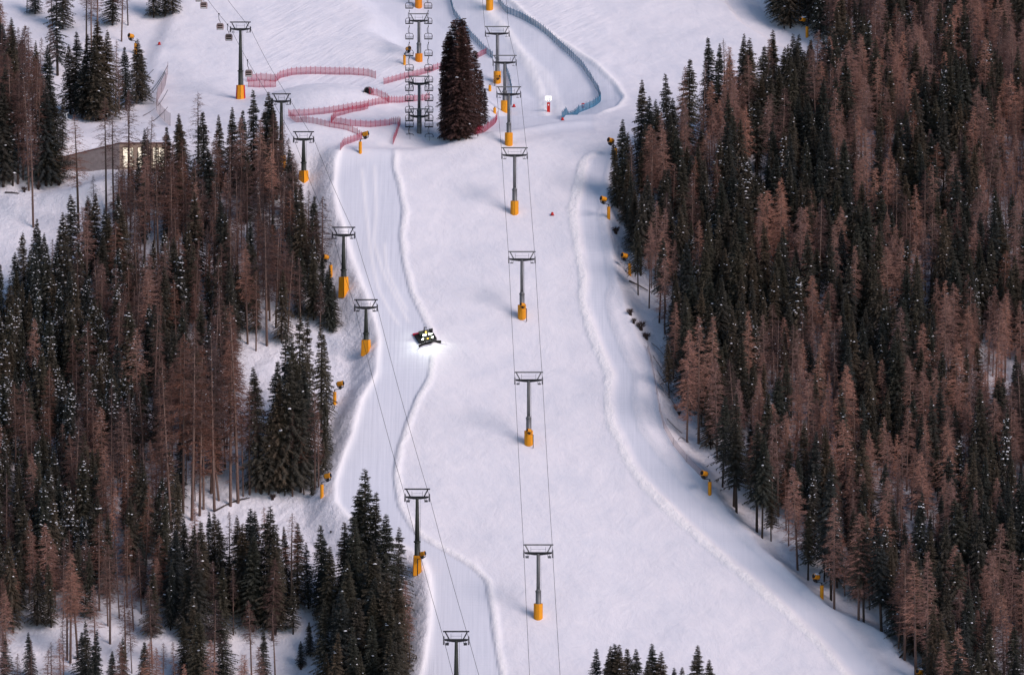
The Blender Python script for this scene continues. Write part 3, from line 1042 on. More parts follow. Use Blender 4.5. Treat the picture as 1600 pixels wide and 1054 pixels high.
# ------------------------------------------------------------------ snow groomer
P = hit(665, 529)
nrm = Vector((0, -0.485, 0.875))
e = empty('snow_groomer', P)
head = R(18)                    # faces downhill, turned a little to the right
from mathutils import Matrix
fwd = Vector((math.sin(head), -math.cos(head), 0))
fwd = (fwd - nrm * fwd.dot(nrm)).normalized()
rgt = fwd.cross(nrm).normalized()
e.rotation_euler = Matrix((rgt, fwd, nrm)).transposed().to_euler()   # local x = its right, y = forward, z = up
e.scale = (1.12, 0.86, 0.74)
prop(e, 'snow groomer with glaring headlamps and wide black blade on the left track', 'snow groomer')
for s in (-1, 1):
    m = MB()
    pf = [(-2.0, 0.25), (-1.6, 0.02), (1.6, 0.02), (2.1, 0.35), (2.0, 0.8), (1.6, 0.95), (-1.6, 0.95), (-2.1, 0.7)]
    n = len(pf)
    vs = [(s * 0.85, y, z) for y, z in pf] + [(s * 2.0, y, z) for y, z in pf]
    m.add(vs, [tuple(range(n)), tuple(reversed(range(n, 2 * n)))] + [(i, i + n, (i + 1) % n + n, (i + 1) % n) for i in range(n)])
    for k in range(9):
        m.box((s * 1.43, -1.7 + k * 0.42, 0.99), (1.2, 0.1, 0.12))
    m.build('track', 'black_rubber', e)
MB().box((0, -0.1, 0.95), (1.9, 3.7, 0.7)).build('chassis', 'groomer_body', e)
cabm = MB().box((0, 0.75, 1.95), (1.9, 1.5, 1.4), None, 0.82).build('cab', 'groomer_body', e)
MB().box((0, 1.46, 2.05), (1.5, 0.08, 0.9), Matrix.Rotation(R(8), 3, 'X')).build('windscreen', 'groomer_glass', cabm)
for s in (-1, 1):
    MB().box((s * 0.89, 0.75, 2.05), (0.08, 1.1, 0.8), Matrix.Rotation(R(s * -7), 3, 'Y')).build('side_window', 'groomer_glass', cabm)
MB().box((0, -1.1, 1.5), (2.2, 1.7, 0.75)).build('engine_deck', 'groomer_body', e)
MB().box((-1.55, -1.3, 1.9), (0.9, 0.2, 1.1)).build('roll_frame', 'dark_steel', e)
MB().tube([(0.1, -0.9, 1.8), (0.1, -0.7, 4.0), (-0.1, 0.3, 4.5)], [0.16, 0.12, 0.16], 6).build('winch_boom', 'dark_steel', e)
m = MB()
for i in range(10):
    a, b = -2.55 + 5.1 * i / 10, -2.55 + 5.1 * (i + 1) / 10
    def bl(x):
        return 2.9 + 0.55 * max(0, abs(x) - 1.3)
    for z0, z1, o0, o1 in ((0.0, 0.45, 0.12, 0.0), (0.45, 1.05, 0.0, 0.18)):
        vs = [(a, bl(a) + o0, z0), (b, bl(b) + o0, z0), (b, bl(b) + o1, z1), (a, bl(a) + o1, z1)]
        vs += [(x, y - 0.14, z) for x, y, z in vs]
        m.add(vs, [(0, 1, 2, 3), (7, 6, 5, 4), (0, 4, 5, 1), (3, 2, 6, 7), (0, 3, 7, 4), (1, 5, 6, 2)])
m.build('blade', 'black_rubber', e)
for s in (-1, 1):
    MB()._bar((s * 0.6, 1.7, 0.7), (s * 0.6, 2.85, 0.5), 0.18, 0.22).build('blade_arm', 'dark_steel', e)
MB().box((0, -2.7, 0.35), (4.3, 0.8, 0.45)).build('tiller', 'red_post', e)
lampm = MB().tube([(0, 0, 0), (0, 0.12, 0)], 0.15, 10).mesh('headlamp', 'headlamp')
for x, y, z in ((-0.85, 1.45, 2.75), (-0.45, 1.45, 2.78), (0.45, 1.45, 2.78), (0.85, 1.45, 2.75), (-1.15, 1.6, 1.45), (1.15, 1.6, 1.45)):
    link('headlamp', lampm, e, (x, y, z))
MB().tube([(0, 0.3, 2.65), (0, 0.3, 2.95)], 0.13, 8).build('beacon_light', 'beacon', e)
MB().tube([(0.0, 1.72, 1.35), (0, 1.82, 1.35)], 0.14, 8).build('marker_light', 'beacon', e)
for x, y, z, ax, az, pw in ((-0.8, 1.9, 2.8, 70, 14, 480), (0.8, 1.9, 2.8, 70, -24, 700), (1.2, 0.8, 2.8, 70, -75, 380), (-1.2, 0.8, 2.8, 66, 75, 70), (1.1, -1.4, 3.2, 70, -130, 160)):
    ld = bpy.data.lights.new('headlamp_light', 'SPOT')
    ld.energy = pw
    ld.color = (0.95, 1.0, 0.86)
    ld.spot_size = R(105)
    ld.spot_blend = 0.9
    ld.shadow_soft_size = 0.15
    lo = bpy.data.objects.new('headlamp_light', ld)
    COL.objects.link(lo)
    lo.parent = e
    lo.location = (x, y, z)
    lo.rotation_euler = (R(ax), 0, R(az))

# ------------------------------------------------------------------ timber building
def building():
    C = hit(187, 265)                      # near corner of the gable front
    s = ppm(C)
    C.z -= 0.3
    e = empty('timber_building', C)
    prop(e, 'long timber clad building with lit windows half hidden by trees', 'building')
    H = 43 / s                             # front height
    Wd = 78 / s                            # front width to the right
    Lx, Ly = -105 / s, 4.0                # side wall runs left and back
    dz_end = 8.0 / s                       # the ground rises along it, the roof falls in the view
    sd = Vector((Lx, Ly, 0))
    # side wall boards: joined, they are far too narrow to pick apart
    n = 60
    m = MB()
    for k in range(n):
        f0, f1 = k / n, (k + 0.86) / n
        for (fa_, fb_, dd, mt) in ((f0, f1, 0.0, 0),):
            z_top0, z_top1 = H - 4.3 * fa_, H - 4.3 * fb_
            off = Vector((-Ly, Lx, 0)).normalized() * (-0.05 - rnd.uniform(0, 0.05)) * -1
            A, B = sd * fa_, sd * fb_
            q = off
            vs = [(A.x, A.y, -2.5), (B.x, B.y, -2.5), (B.x, B.y, z_top1), (A.x, A.y, z_top0)]
            vs += [(x + q.x, y + q.y, z) for x, y, z in vs]
            m.add(vs, [(0, 1, 2, 3), (7, 6, 5, 4), (0, 4, 5, 1), (3, 2, 6, 7), (0, 3, 7, 4), (1, 5, 6, 2)])
    o = m.build('side_cladding', 'grey_boards', e)
    o['kind'] = 'stuff'
    # solid body behind the boards
    bk = Vector((0.4, 12.0, 0))
    A, B = Vector((0.12, 0.12, 0)), sd + Vector((0.12, 0.12, 0))
    Cc = Vector((Wd - 0.1, 0.12, 0))
    D = Cc + Vector((0, 16, 0)); E_ = B + Vector((0, 6, 0))
    def col(p, z0, z1):
        return [(p.x, p.y, z0), (p.x, p.y, z1)]
    pts = [(A, H - 0.1), (B, H - 4.4), (E_, H - 3.6), (D, H + 0.2), (Cc, H - 0.1)]
    vs = []
    for p, zt in pts:
        vs += col(p, -2.5, zt)
    n5 = 5
    fs = [tuple(2 * i + 1 for i in range(n5))[::-1]] + [(2 * i, 2 * i + 1, 2 * ((i + 1) % n5) + 1, 2 * ((i + 1) % n5)) for i in range(n5)]
    MB().add(vs, fs).build('core_wall', 'grey_boards', e)
    # front boards
    m = MB()
    nb = 44
    wins = [(0.06, 0.28), (0.36, 0.56), (0.66, 0.90)]
    for k in range(nb):
        f = (k + 0.5) / nb
        x = f * Wd
        yo = -0.04 - rnd.uniform(0, 0.04)
        inwin = any(a < f < b for a, b in wins)
        if inwin:
            m.box((x, yo, 0.35), (Wd / nb * 0.86, 0.08, 0.9))
            m.box((x, yo, H - 0.5), (Wd / nb * 0.86, 0.08, 1.0))
        else:
            m.box((x, yo, H / 2 - 0.02), (Wd / nb * 0.86, 0.08, H - 0.05))
    o = m.build('front_cladding', 'larch_boards', e)
    o['kind'] = 'stuff'
    for a, b in wins:
        xm, w = (a + b) / 2 * Wd, (b - a) * Wd
        z0, z1 = 0.85, H - 1.05
        wo = MB().box((xm, -0.05, z0), (w, 0.2, 0.14)).box((xm, -0.05, z1), (w, 0.2, 0.14)).box((xm - w / 2, -0.05, (z0 + z1) / 2), (0.13, 0.2, z1 - z0)).box(
            (xm + w / 2, -0.05, (z0 + z1) / 2), (0.13, 0.2, z1 - z0)).box((xm, -0.04, (z0 + z1) / 2), (0.09, 0.16, z1 - z0)).build('window', 'window_frame', e)
        for q in (-1, 1):
            MB().box((xm + q * w / 4, 0.02, (z0 + z1) / 2), (w / 2 - 0.2, 0.04, z1 - z0 - 0.1)).build('pane', 'lit_pane', wo)
    MB().box((Wd * 0.14, -0.1, -0.75), (Wd * 0.16, 0.06, 0.5)).build('cellar_window', 'lit_pane', e)
    MB().box((Wd / 2, -0.02, -1.0), (Wd, 0.18, 1.9)).build('plinth', 'concrete', e)
    # roof edge and roof snow
    m = MB()
    m._bar((-0.1, -0.15, H + 0.08), (Wd + 0.2, -0.15, H + 0.08), 0.35, 0.26)
    m._bar((0.0, 0.0, H + 0.07), (sd.x, sd.y, H - 4.3 + 0.07), 0.35, 0.24)
    m.build('roof_edge', 'roof_trim', e)
    vs = []
    for p, zt in pts:
        vs += [(p.x, p.y, zt + 0.14), (p.x * 0.99, p.y + 0.1, zt + 0.55)]
    MB().add(vs, fs).build('roof_snow', 'branch_snow', e)


building()
P = hit(106, 190)
e = empty('lamp_mast', P)
prop(e, 'pale lamp mast with bent arm beside the upper left trees', 'mast')
MB().tube([(-1.2, 0, -1), (-0.8, 0, 2.0), (0.2, 0, 2.3)], 0.12, 6).build('pole', 'rail_white', e, True)
MB().tube([(-0.4, 0, 2.2), (-0.2, 0, 0.8), (1.2, 0, 0.2)], 0.12, 6).build('brace', 'rail_white', e, True)


# ------------------------------------------------------------------ trees
def tri_pack(T):
    V = np.array(T, dtype=np.float32).reshape(-1, 3)
    return V, np.arange(len(V), dtype=np.int32).reshape(-1, 3)


def spruce_parts(seed, H=20.0, Rb=2.6, low=0.08, dens=1.0, snow=0.2, thin=0.0, expo=0.88):
    r = random.Random(seed)
    T, S = [], []
    z = H * low + 0.4
    az0 = r.uniform(0, 6.28)
    lop = r.uniform(0.0, 0.35)
    lopa = r.uniform(0, 6.28)
    while z < H - 0.25:
        f = (H - z) / (H * (1 - low))
        env = Rb * 1.16 * (f ** expo) * (1.0 if f < 0.85 else 1.0 - (f - 0.85) * 1.8)
        env *= r.uniform(0.72, 1.18)
        nb = max(4, int(r.uniform(5.5, 8.5) * dens))
        sprob = snow * r.choice((0.2, 0.6, 2.2))
        az0 += 0.9
        for k in range(nb):
            if r.random() < thin:
                continue
            az = az0 + 2 * math.pi * (k + r.uniform(-0.35, 0.35)) / nb
            L = env * r.uniform(0.66, 1.08) * (1 + lop * math.cos(az - lopa)) + 0.12
            ca, sa = math.cos(az), math.sin(az)
            up0 = 0.25 if f < 0.35 else 0.05
            dr = 0.32 + 0.30 * f
            zb = z + r.uniform(-0.2, 0.2)

            def pt(t):
                return (ca * L * t, sa * L * t, zb + L * (up0 * t - dr * t * t + 0.16 * t ** 3))
            ns = max(3, int(2.5 + L * 4.6))
            for i in range(ns):
                t = 0.12 + 0.88 * (i + r.random()) / ns
                p = pt(t)
                q = pt(max(0.02, t - 0.20 / max(L, 0.4)))
                w = (0.36 + 0.38 * (1 - t)) * r.uniform(0.7, 1.3) * min(1, 0.28 + L * 0.5)
                for sd in (-1, 1):
                    dx = ca * 0.55 - sd * sa * 0.9
                    dy = sa * 0.55 + sd * ca * 0.9
                    dz = -0.35 - r.uniform(0.0, 0.5)
                    T.append((q, p, (p[0] + dx * w, p[1] + dy * w, p[2] + dz * w)))
                if r.random() < 0.55:       # hanging twig curtains
                    hz = r.uniform(0.25, 0.6) * min(1, L)
                    T.append((q, p, ((p[0] + q[0]) / 2, (p[1] + q[1]) / 2, (p[2] + q[2]) / 2 - hz)))
            tip = pt(1.0)
            a_ = pt(0.85)
            T.append(((a_[0] - sa * 0.1, a_[1] + ca * 0.1, a_[2]), (a_[0] + sa * 0.1, a_[1] - ca * 0.1, a_[2]), (tip[0] + ca * 0.25, tip[1] + sa * 0.25, tip[2] + 0.02)))
            if r.random() < sprob and L > 0.6:
                t = r.uniform(0.4, 0.85)
                p, q = pt(t), pt(min(1, t + r.uniform(0.12, 0.35) / L))
                w = r.uniform(0.12, 0.42)
                zz = 0.08
                a1 = (p[0] - sa * w, p[1] + ca * w, p[2] + zz - 0.3 * w); a2 = (p[0] + sa * w, p[1] - ca * w, p[2] + zz - 0.3 * w)
                b1 = (q[0] - sa * w * 0.6, q[1] + ca * w * 0.6, q[2] + zz - 0.3 * w); b2 = (q[0] + sa * w * 0.6, q[1] - ca * w * 0.6, q[2] + zz - 0.3 * w)
                m = ((p[0] + q[0]) / 2, (p[1] + q[1]) / 2, (p[2] + q[2]) / 2 + zz + 0.07)
                S += [(a1, a2, m), (a2, b2, m), (b2, b1, m), (b1, a1, m)]
        z += (0.30 + 0.28 * f) * r.uniform(0.8, 1.2)
    for k in range(5):
        a = k * 1.3
        T.append(((0.06 * math.cos(a), 0.06 * math.sin(a), H - 1.0), (-0.06 * math.cos(a), -0.06 * math.sin(a), H - 1.0), (0, 0, H)))
    trunk = MB().tube([(0, 0, -1.2), (0, 0, H * 0.5), (0, 0, H * 0.96)], [0.26, 0.16, 0.03], 7)
    return T, S, trunk


def larch_parts(seed, H=22.0, Rb=2.2, low=0.38, twigs=46, snow=0.0, width=0.045):
    r = random.Random(seed)
    T, S = [], []
    cx, cy = r.uniform(-0.5, 0.5), r.uniform(-0.4, 0.4)

    def axis(z):
        f = z / H
        return cx * f * f, cy * f * f
    z = H * low
    while z < H - 0.3:
        f = (H - z) / (H * (1 - low))          # 1 at the crown's foot
        env = Rb * min(1.0, (f / 0.78) ** 0.75) * (1.0 if f < 0.8 else 1 - (f - 0.8) * 2.8)
        env *= r.uniform(0.85, 1.1)
        for k in range(r.randint(3, 5)):
            az = r.uniform(0, 6.283)
            L = max(0.3, env * r.uniform(0.55, 1.2))
            ca, sa = math.cos(az), math.sin(az)
            ax, ay = axis(z)
            zb = z + r.uniform(-0.2, 0.2)
            rise = r.uniform(-0.2, 0.5)

            def pt(t):
                return (ax + ca * L * t, ay + sa * L * t, zb + L * (rise * t - 0.28 * t * t))
            a, b, c = pt(0), pt(0.5), pt(1)
            for p, q, w0 in ((a, b, 0.045), (b, c, 0.03)):
                T.append(((p[0], p[1], p[2] - w0), (p[0], p[1], p[2] + w0), q))
            n = int(twigs * (0.35 + 0.65 * L / Rb))
            for i in range(n):
                t = r.uniform(0.08, 1.0) ** 0.8
                p = pt(t)
                l = r.uniform(0.35, 0.95) * (0.6 + 0.4 * min(1, L / 1.5))
                d = (ca * 0.5 + r.uniform(-0.8, 0.8), sa * 0.5 + r.uniform(-0.8, 0.8), r.uniform(-0.7, 0.6))
                w = width * r.uniform(0.6, 1.4) * 0.5
                ex, ey, ez = r.uniform(-1, 1), r.uniform(-1, 1), r.uniform(-1, 1)
                T.append(((p[0] - ex * w, p[1] - ey * w, p[2] - ez * w), (p[0] + ex * w, p[1] + ey * w, p[2] + ez * w), (p[0] + d[0] * l, p[1] + d[1] * l, p[2] + d[2] * l)))
            if r.random() < snow:
                p = pt(r.uniform(0.3, 0.8))
                w = r.uniform(0.08, 0.18)
                S.append(((p[0] - w, p[1], p[2] + 0.08), (p[0] + w, p[1], p[2] + 0.08), (p[0], p[1] + w, p[2] + 0.16)))
        z += r.uniform(0.22, 0.42)
    # a few dead lower branches
    for k in range(14):
        zb = r.uniform(H * 0.12, H * low)
        az = r.uniform(0, 6.283)
        L = r.uniform(0.5, 1.6)
        ax, ay = axis(zb)
        T.append(((ax, ay, zb - 0.04), (ax, ay, zb + 0.04), (ax + math.cos(az) * L, ay + math.sin(az) * L, zb - 0.3 * L)))
    trunk = MB().tube([(0, 0, -1.2), (*axis(H * 0.35), H * 0.35), (*axis(H * 0.7), H * 0.7), (*axis(H), H)], [0.24, 0.19, 0.11, 0.025], 7)
    return T, S, trunk


VAR = {}


def make_variant(key, gen, cm, tm, tree, H):
    T, S, trunk = gen
    V, Fc = tri_pack(T)
    d = {'H': H, 'tree': tree}
    d['crown'] = np_mesh('crown', V, Fc, [cm])
    d['trunk'] = trunk.mesh('trunk', tm, True)
    if S:
        Vs, Fs = tri_pack(S)
        d['snow'] = np_mesh('snow', Vs, Fs, ['branch_snow'])
    # one mesh with all of it for the far mass of trees
    tv = np.array(trunk.v, dtype=np.float32)
    tf = []
    for f in trunk.f:
        for i in range(1, len(f) - 1):
            tf.append((f[0], f[i], f[i + 1]))
    tf = np.array(tf, dtype=np.int32)
    vs = [V, tv]; fs = [Fc, tf + len(V)]
    mi = [np.zeros(len(Fc), int), np.ones(len(tf), int)]
    if S:
        vs.append(Vs); fs.append(Fs + len(V) + len(tv)); mi.append(np.full(len(Fs), 2))
    d['whole'] = np_mesh(tree, np.concatenate(vs), np.concatenate(fs), [cm, tm, 'branch_snow'], np.concatenate(mi))
    VAR[key] = d


SPR = {'snowy': [], 'plain': [], 'open': [], 'brown': [], 'edge': []}
for i in range(5):
    make_variant(f's{i}', spruce_parts(20 + i, 20, 3.2 + 0.2 * i, 0.08, 1.2, 0.25, 0.05), 'spruce_needles', 'bark_spruce', 'spruce_tree', 20); SPR['snowy'].append(f's{i}')
    make_variant(f'p{i}', spruce_parts(40 + i, 20, 3.0 + 0.25 * i, 0.07, 1.25, 0.03, 0.07), 'spruce_needles', 'bark_spruce', 'spruce_tree', 20); SPR['plain'].append(f'p{i}')
for i in range(4):
    make_variant(f'e{i}', spruce_parts(120 + i, 20, 2.9 + 0.25 * i, 0.24 + 0.04 * i, 1.15, 0.03), 'spruce_needles', 'bark_spruce', 'spruce_tree', 20); SPR['edge'].append(f'e{i}')
for i in range(3):
    make_variant(f'o{i}', spruce_parts(60 + i, 20, 2.6 + 0.2 * i, 0.14, 0.9, 0.10, 0.14), 'spruce_needles', 'bark_spruce', 'spruce_tree', 20); SPR['open'].append(f'o{i}')
    make_variant(f'b{i}', spruce_parts(70 + i, 20, 2.0 + 0.2 * i, 0.04, 1.25, 0.03, 0.05, 0.42), 'brown_needles', 'bark_spruce', 'spruce_tree', 20); SPR['brown'].append(f'b{i}')
LAR = {'light': [], 'dark': [], 'sparse': []}
for i in range(5):
    make_variant(f'l{i}', larch_parts(80 + i, 22, (3.4, 2.6, 3.8, 3.0, 2.4)[i], 0.20 + 0.06 * i, (64, 40, 56, 34, 48)[i], 0.015), 'larch_twigs', 'bark_larch', 'larch_tree', 22); LAR['light'].append(f'l{i}')
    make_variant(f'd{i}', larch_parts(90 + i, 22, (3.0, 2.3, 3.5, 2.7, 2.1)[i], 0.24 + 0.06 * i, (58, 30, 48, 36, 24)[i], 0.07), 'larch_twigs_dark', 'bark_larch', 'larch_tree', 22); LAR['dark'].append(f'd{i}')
for i in range(3):
    make_variant(f'q{i}', larch_parts(100 + i, 22, 2.9, 0.42 + 0.04 * i, 16), 'larch_twigs_dark', 'bark_spruce', 'larch_tree', 22); LAR['sparse'].append(f'q{i}')

TREES = []      # (x, y, z, variant key, height, width factor, zone, forced label or None)


def add_tree(x, y, key, H, wf, zone, label=None):
    z = float(gz(np.array(x), np.array(y)))
    TREES.append([x, y, z, key, H, wf, zone, label])


def tree_px(u, vtip, vbase, fam, zone, label=None, wf=None):
    P = hit(u, vbase)
    H = (vbase - vtip) / ppm(P)
    pool = (SPR.get(fam) or LAR.get(fam))
    k = rnd.choice(pool)
    add_tree(P.x, P.y, k, H, (wf or rnd.uniform(0.9, 1.1)) * (1.0 if H > 12 else 1.12), zone, label)


def inside(poly, u, v):
    c = False
    n = len(poly)
    for i in range(n):
        x1, y1 = poly[i]; x2, y2 = poly[i - 1]
        if (y1 > v) != (y2 > v) and u < (x2 - x1) * (v - y1) / (y2 - y1) + x1:
            c = not c
    return c


# hand placed: open grown and edge trees, (u, tip, foot, family)
CL = 'clump'
for u, a, b, w in ((711, 29, 216, 0.95), (722, 27, 215, 1.0), (717, 40, 219, 1.0), (705, 62, 220, 0.9), (728, 70, 217, 0.95), (700, 48, 218, 0.75), (733, 52, 212, 0.85), (741, 78, 208, 0.8), (749, 108, 203, 0.85), (758, 137, 194, 0.9), (694, 92, 219, 0.7)):
    tree_px(u, a, b, 'brown', CL, None, w * 1.18)
UL = 'upper left'
for u, a, b, fam in ((-6, 42, 150, 'plain'), (6, 35, 152, 'plain'), (37, 54, 143, 'plain'), (33, 60, 140, 'open'), (78, 34, 150, 'sparse'), (90, -45, 118, 'open'), (98, -60, 45, 'plain'), (82, -50, 42, 'dark'),
                     (55, -40, 22, 'plain'), (42, -60, 20, 'sparse'), (118, 48, 176, 'plain'), (110, 70, 178, 'plain'), (135, -60, 82, 'sparse'), (143, -50, 90, 'dark'), (152, -70, 70, 'dark'), (135, 52, 186, 'plain'),
                     (156, 28, 188, 'plain'), (150, 60, 190, 'plain'), (166, 46, 186, 'plain'), (180, 62, 180, 'dark'), (190, -55, 65, 'dark'), (176, -60, 40, 'plain'), (200, -70, 40, 'sparse'), (197, 72, 172, 'plain'),
                     (213, 60, 162, 'plain'), (223, 78, 158, 'plain'), (186, 90, 176, 'dark'), (240, -55, 28, 'plain'), (258, -60, 26, 'plain'), (270, -50, 22, 'plain'), (64, 115, 160, 'plain'), (128, 85, 184, 'plain'),
                     (15, 90, 283, 'dark'), (28, 110, 287, 'dark'), (45, 125, 298, 'dark'), (5, 130, 292, 'plain'), (60, 120, 292, 'dark'), (72, 135, 290, 'plain'), (86, 140, 285, 'plain'), (36, 95, 280, 'dark'), (20, 150, 290, 'open'),
                     (52, 170, 355, 'dark'), (-4, 140, 280, 'dark'), (98, 150, 232, 'open'), (8, 100, 260, 'plain'), (55, 150, 270, 'dark'), (200, 140, 195, 'dark'), (80, 170, 290, 'plain')):
    tree_px(u, a, b, fam, UL, None, rnd.uniform(1.1, 1.35) if fam == 'plain' else None)
BF = 'before the building'
for u, a, b, fam in ((123, 176, 372, 'sparse'), (166, 150, 330, 'sparse'), (178, 176, 345, 'sparse'), (201, 140, 320, 'sparse'), (148, 272, 350, 'sparse'), (190, 262, 345, 'open'), (207, 230, 330, 'open'),
                     (226, 200, 312, 'plain'), (233, 180, 322, 'sparse'), (244, 222, 320, 'open'), (263, 196, 318, 'plain'), (280, 176, 318, 'plain'), (290, 182, 325, 'plain'), (310, 143, 320, 'sparse'),
                     (320, 172, 330, 'plain'), (252, 230, 330, 'open'), (216, 235, 335, 'open')):
    tree_px(u, a, b, fam, BF)
LF = 'left forest'
for u, a, b, fam in ((-2, 410, 540, 'plain'), (52, 340, 480, 'snowy'), (38, 362, 480, 'snowy'), (62, 358, 482, 'snowy'), (30, 392, 500, 'snowy'), (112, 302, 450, 'snowy'), (100, 330, 470, 'snowy'), (138, 304, 430, 'snowy'), (146, 300, 440, 'snowy'),
                     (122, 375, 500, 'snowy'), (166, 330, 460, 'plain'), (80, 372, 490, 'dark'), (78, 380, 520, 'snowy'), (345, 178, 300, 'plain'), (362, 165, 300, 'plain'), (378, 170, 310, 'plain'), (398, 138, 300, 'plain'), (412, 142, 305, 'plain'),
                     (424, 150, 310, 'plain'), (433, 165, 312, 'plain'), (440, 190, 318, 'dark'), (448, 215, 330, 'dark'), (455, 230, 345, 'plain'), (463, 250, 360, 'dark'), (470, 285, 375, 'plain'), (484, 304, 410, 'plain'), (494, 330, 425, 'plain'),
                     (480, 320, 430, 'dark'), (502, 395, 470, 'plain'), (512, 420, 500, 'plain'), (522, 445, 512, 'plain'), (515, 415, 515, 'plain'), (490, 390, 500, 'plain'), (500, 440, 520, 'dark'), (470, 400, 510, 'dark'), (417, 330, 540, 'dark'),
                     (400, 420, 548, 'dark'), (440, 420, 535, 'plain'), (520, 470, 520, 'plain')):
    tree_px(u, a, b, fam, LF)
LT = 'tall larches'
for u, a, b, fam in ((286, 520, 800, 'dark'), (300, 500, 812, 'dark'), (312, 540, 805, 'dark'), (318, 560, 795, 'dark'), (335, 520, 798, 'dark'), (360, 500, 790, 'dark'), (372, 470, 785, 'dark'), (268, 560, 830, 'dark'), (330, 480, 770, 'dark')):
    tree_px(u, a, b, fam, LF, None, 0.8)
MC = 'middle clump'
for u, a, b, fam in ((408, 570, 770, 'plain'), (400, 585, 768, 'dark'), (390, 600, 772, 'dark'), (442, 500, 700, 'open'), (452, 520, 720, 'open'), (470, 480, 690, 'open'), (478, 490, 680, 'open'), (502, 500, 680, 'open'), (512, 520, 665, 'open'), (455, 560, 765, 'plain'),
                     (470, 590, 768, 'plain'), (480, 570, 740, 'plain'), (435, 590, 768, 'plain'), (492, 610, 765, 'dark'), (498, 640, 760, 'dark'), (510, 620, 715, 'plain'), (505, 650, 740, 'plain'), (457, 640, 775, 'dark'), (487, 735, 775, 'plain'),
                     (380, 640, 775, 'dark'), (420, 640, 772, 'plain'), (475, 660, 772, 'dark'), (445, 680, 774, 'plain'), (465, 530, 730, 'plain'), (430, 560, 740, 'plain')):
    tree_px(u, a, b, fam, MC, None, 0.9 if fam == 'open' else None)
LO = 'lower spruces'
for u, a, b, fam in ((570, 728, 960, 'plain'), (561, 760, 970, 'plain'), (584, 765, 965, 'plain'), (603, 800, 985, 'plain'), (622, 820, 970, 'open'), (540, 812, 975, 'plain'), (552, 805, 985, 'plain'), (506, 816, 965, 'plain'), (500, 840, 970, 'plain'), (515, 850, 985, 'plain'), (465, 814, 950, 'plain'), (482, 845, 950, 'open'),
                     (455, 800, 960, 'sparse'), (420, 788, 960, 'plain'), (430, 840, 990, 'plain'), (386, 790, 950, 'plain'), (378, 815, 965, 'plain'), (395, 830, 985, 'plain'), (400, 795, 930, 'plain'), (336, 798, 920, 'plain'), (300, 818, 925, 'plain'), (355, 870, 960, 'plain'), (255, 825, 935, 'plain'), (268, 850, 950, 'plain'),
                     (585, 900, 1075, 'plain'), (600, 890, 1080, 'plain'), (575, 925, 1090, 'plain'), (556, 930, 1085, 'plain'), (620, 900, 1060, 'plain'), (632, 905, 1045, 'light'), (640, 945, 1035, 'dark'), (610, 940, 1095, 'plain'), (535, 920, 1090, 'plain'), (545, 870, 1050, 'plain'),
                     (590, 840, 1020, 'plain'), (575, 860, 1030, 'plain'), (425, 870, 1000, 'dark'), (430, 950, 1060, 'dark'), (500, 945, 1035, 'open'), (485, 970, 1025, 'plain'), (458, 910, 990, 'open'), (110, 862, 1035, 'light'), (122, 875, 1030, 'light'), (105, 890, 1030, 'light'), (196, 900, 1030, 'dark'), (172, 850, 1005, 'dark'),
                     (8, 985, 1075, 'plain'), (48, 985, 1060, 'plain'), (128, 985, 1070, 'plain'), (146, 1020, 1085, 'plain'), (80, 1000, 1065, 'sparse'), (334, 935, 1070, 'dark'), (255, 1003, 1080, 'dark'), (380, 1028, 1085, 'dark'), (175, 1015, 1080, 'plain'), (225, 1000, 1085, 'plain'), (4, 900, 1000, 'dark'),
                     (470, 1000, 1040, 'plain'), (305, 930, 1060, 'plain'), (350, 960, 1060, 'plain'), (290, 960, 1070, 'plain')):
    tree_px(u, a, b, fam, LO, None, rnd.uniform(1.1, 1.3))
BT = 'bottom tips'
for u, a, b in ((935, 1010, 1125), (957, 1006, 1135), (963, 1002, 1128), (969, 1003, 1140), (982, 1010, 1130), (996, 1011, 1132), (1021, 1002, 1135), (1030, 1015, 1140), (948, 1020, 1140), (1007, 1030, 1142), (1053, 1040, 1140), (1065, 1040, 1145), (1085, 1005, 1135), (1108, 1027, 1140)):
    tree_px(u, a, b, 'plain', BT, None, 1.3)
RF = 'right forest'
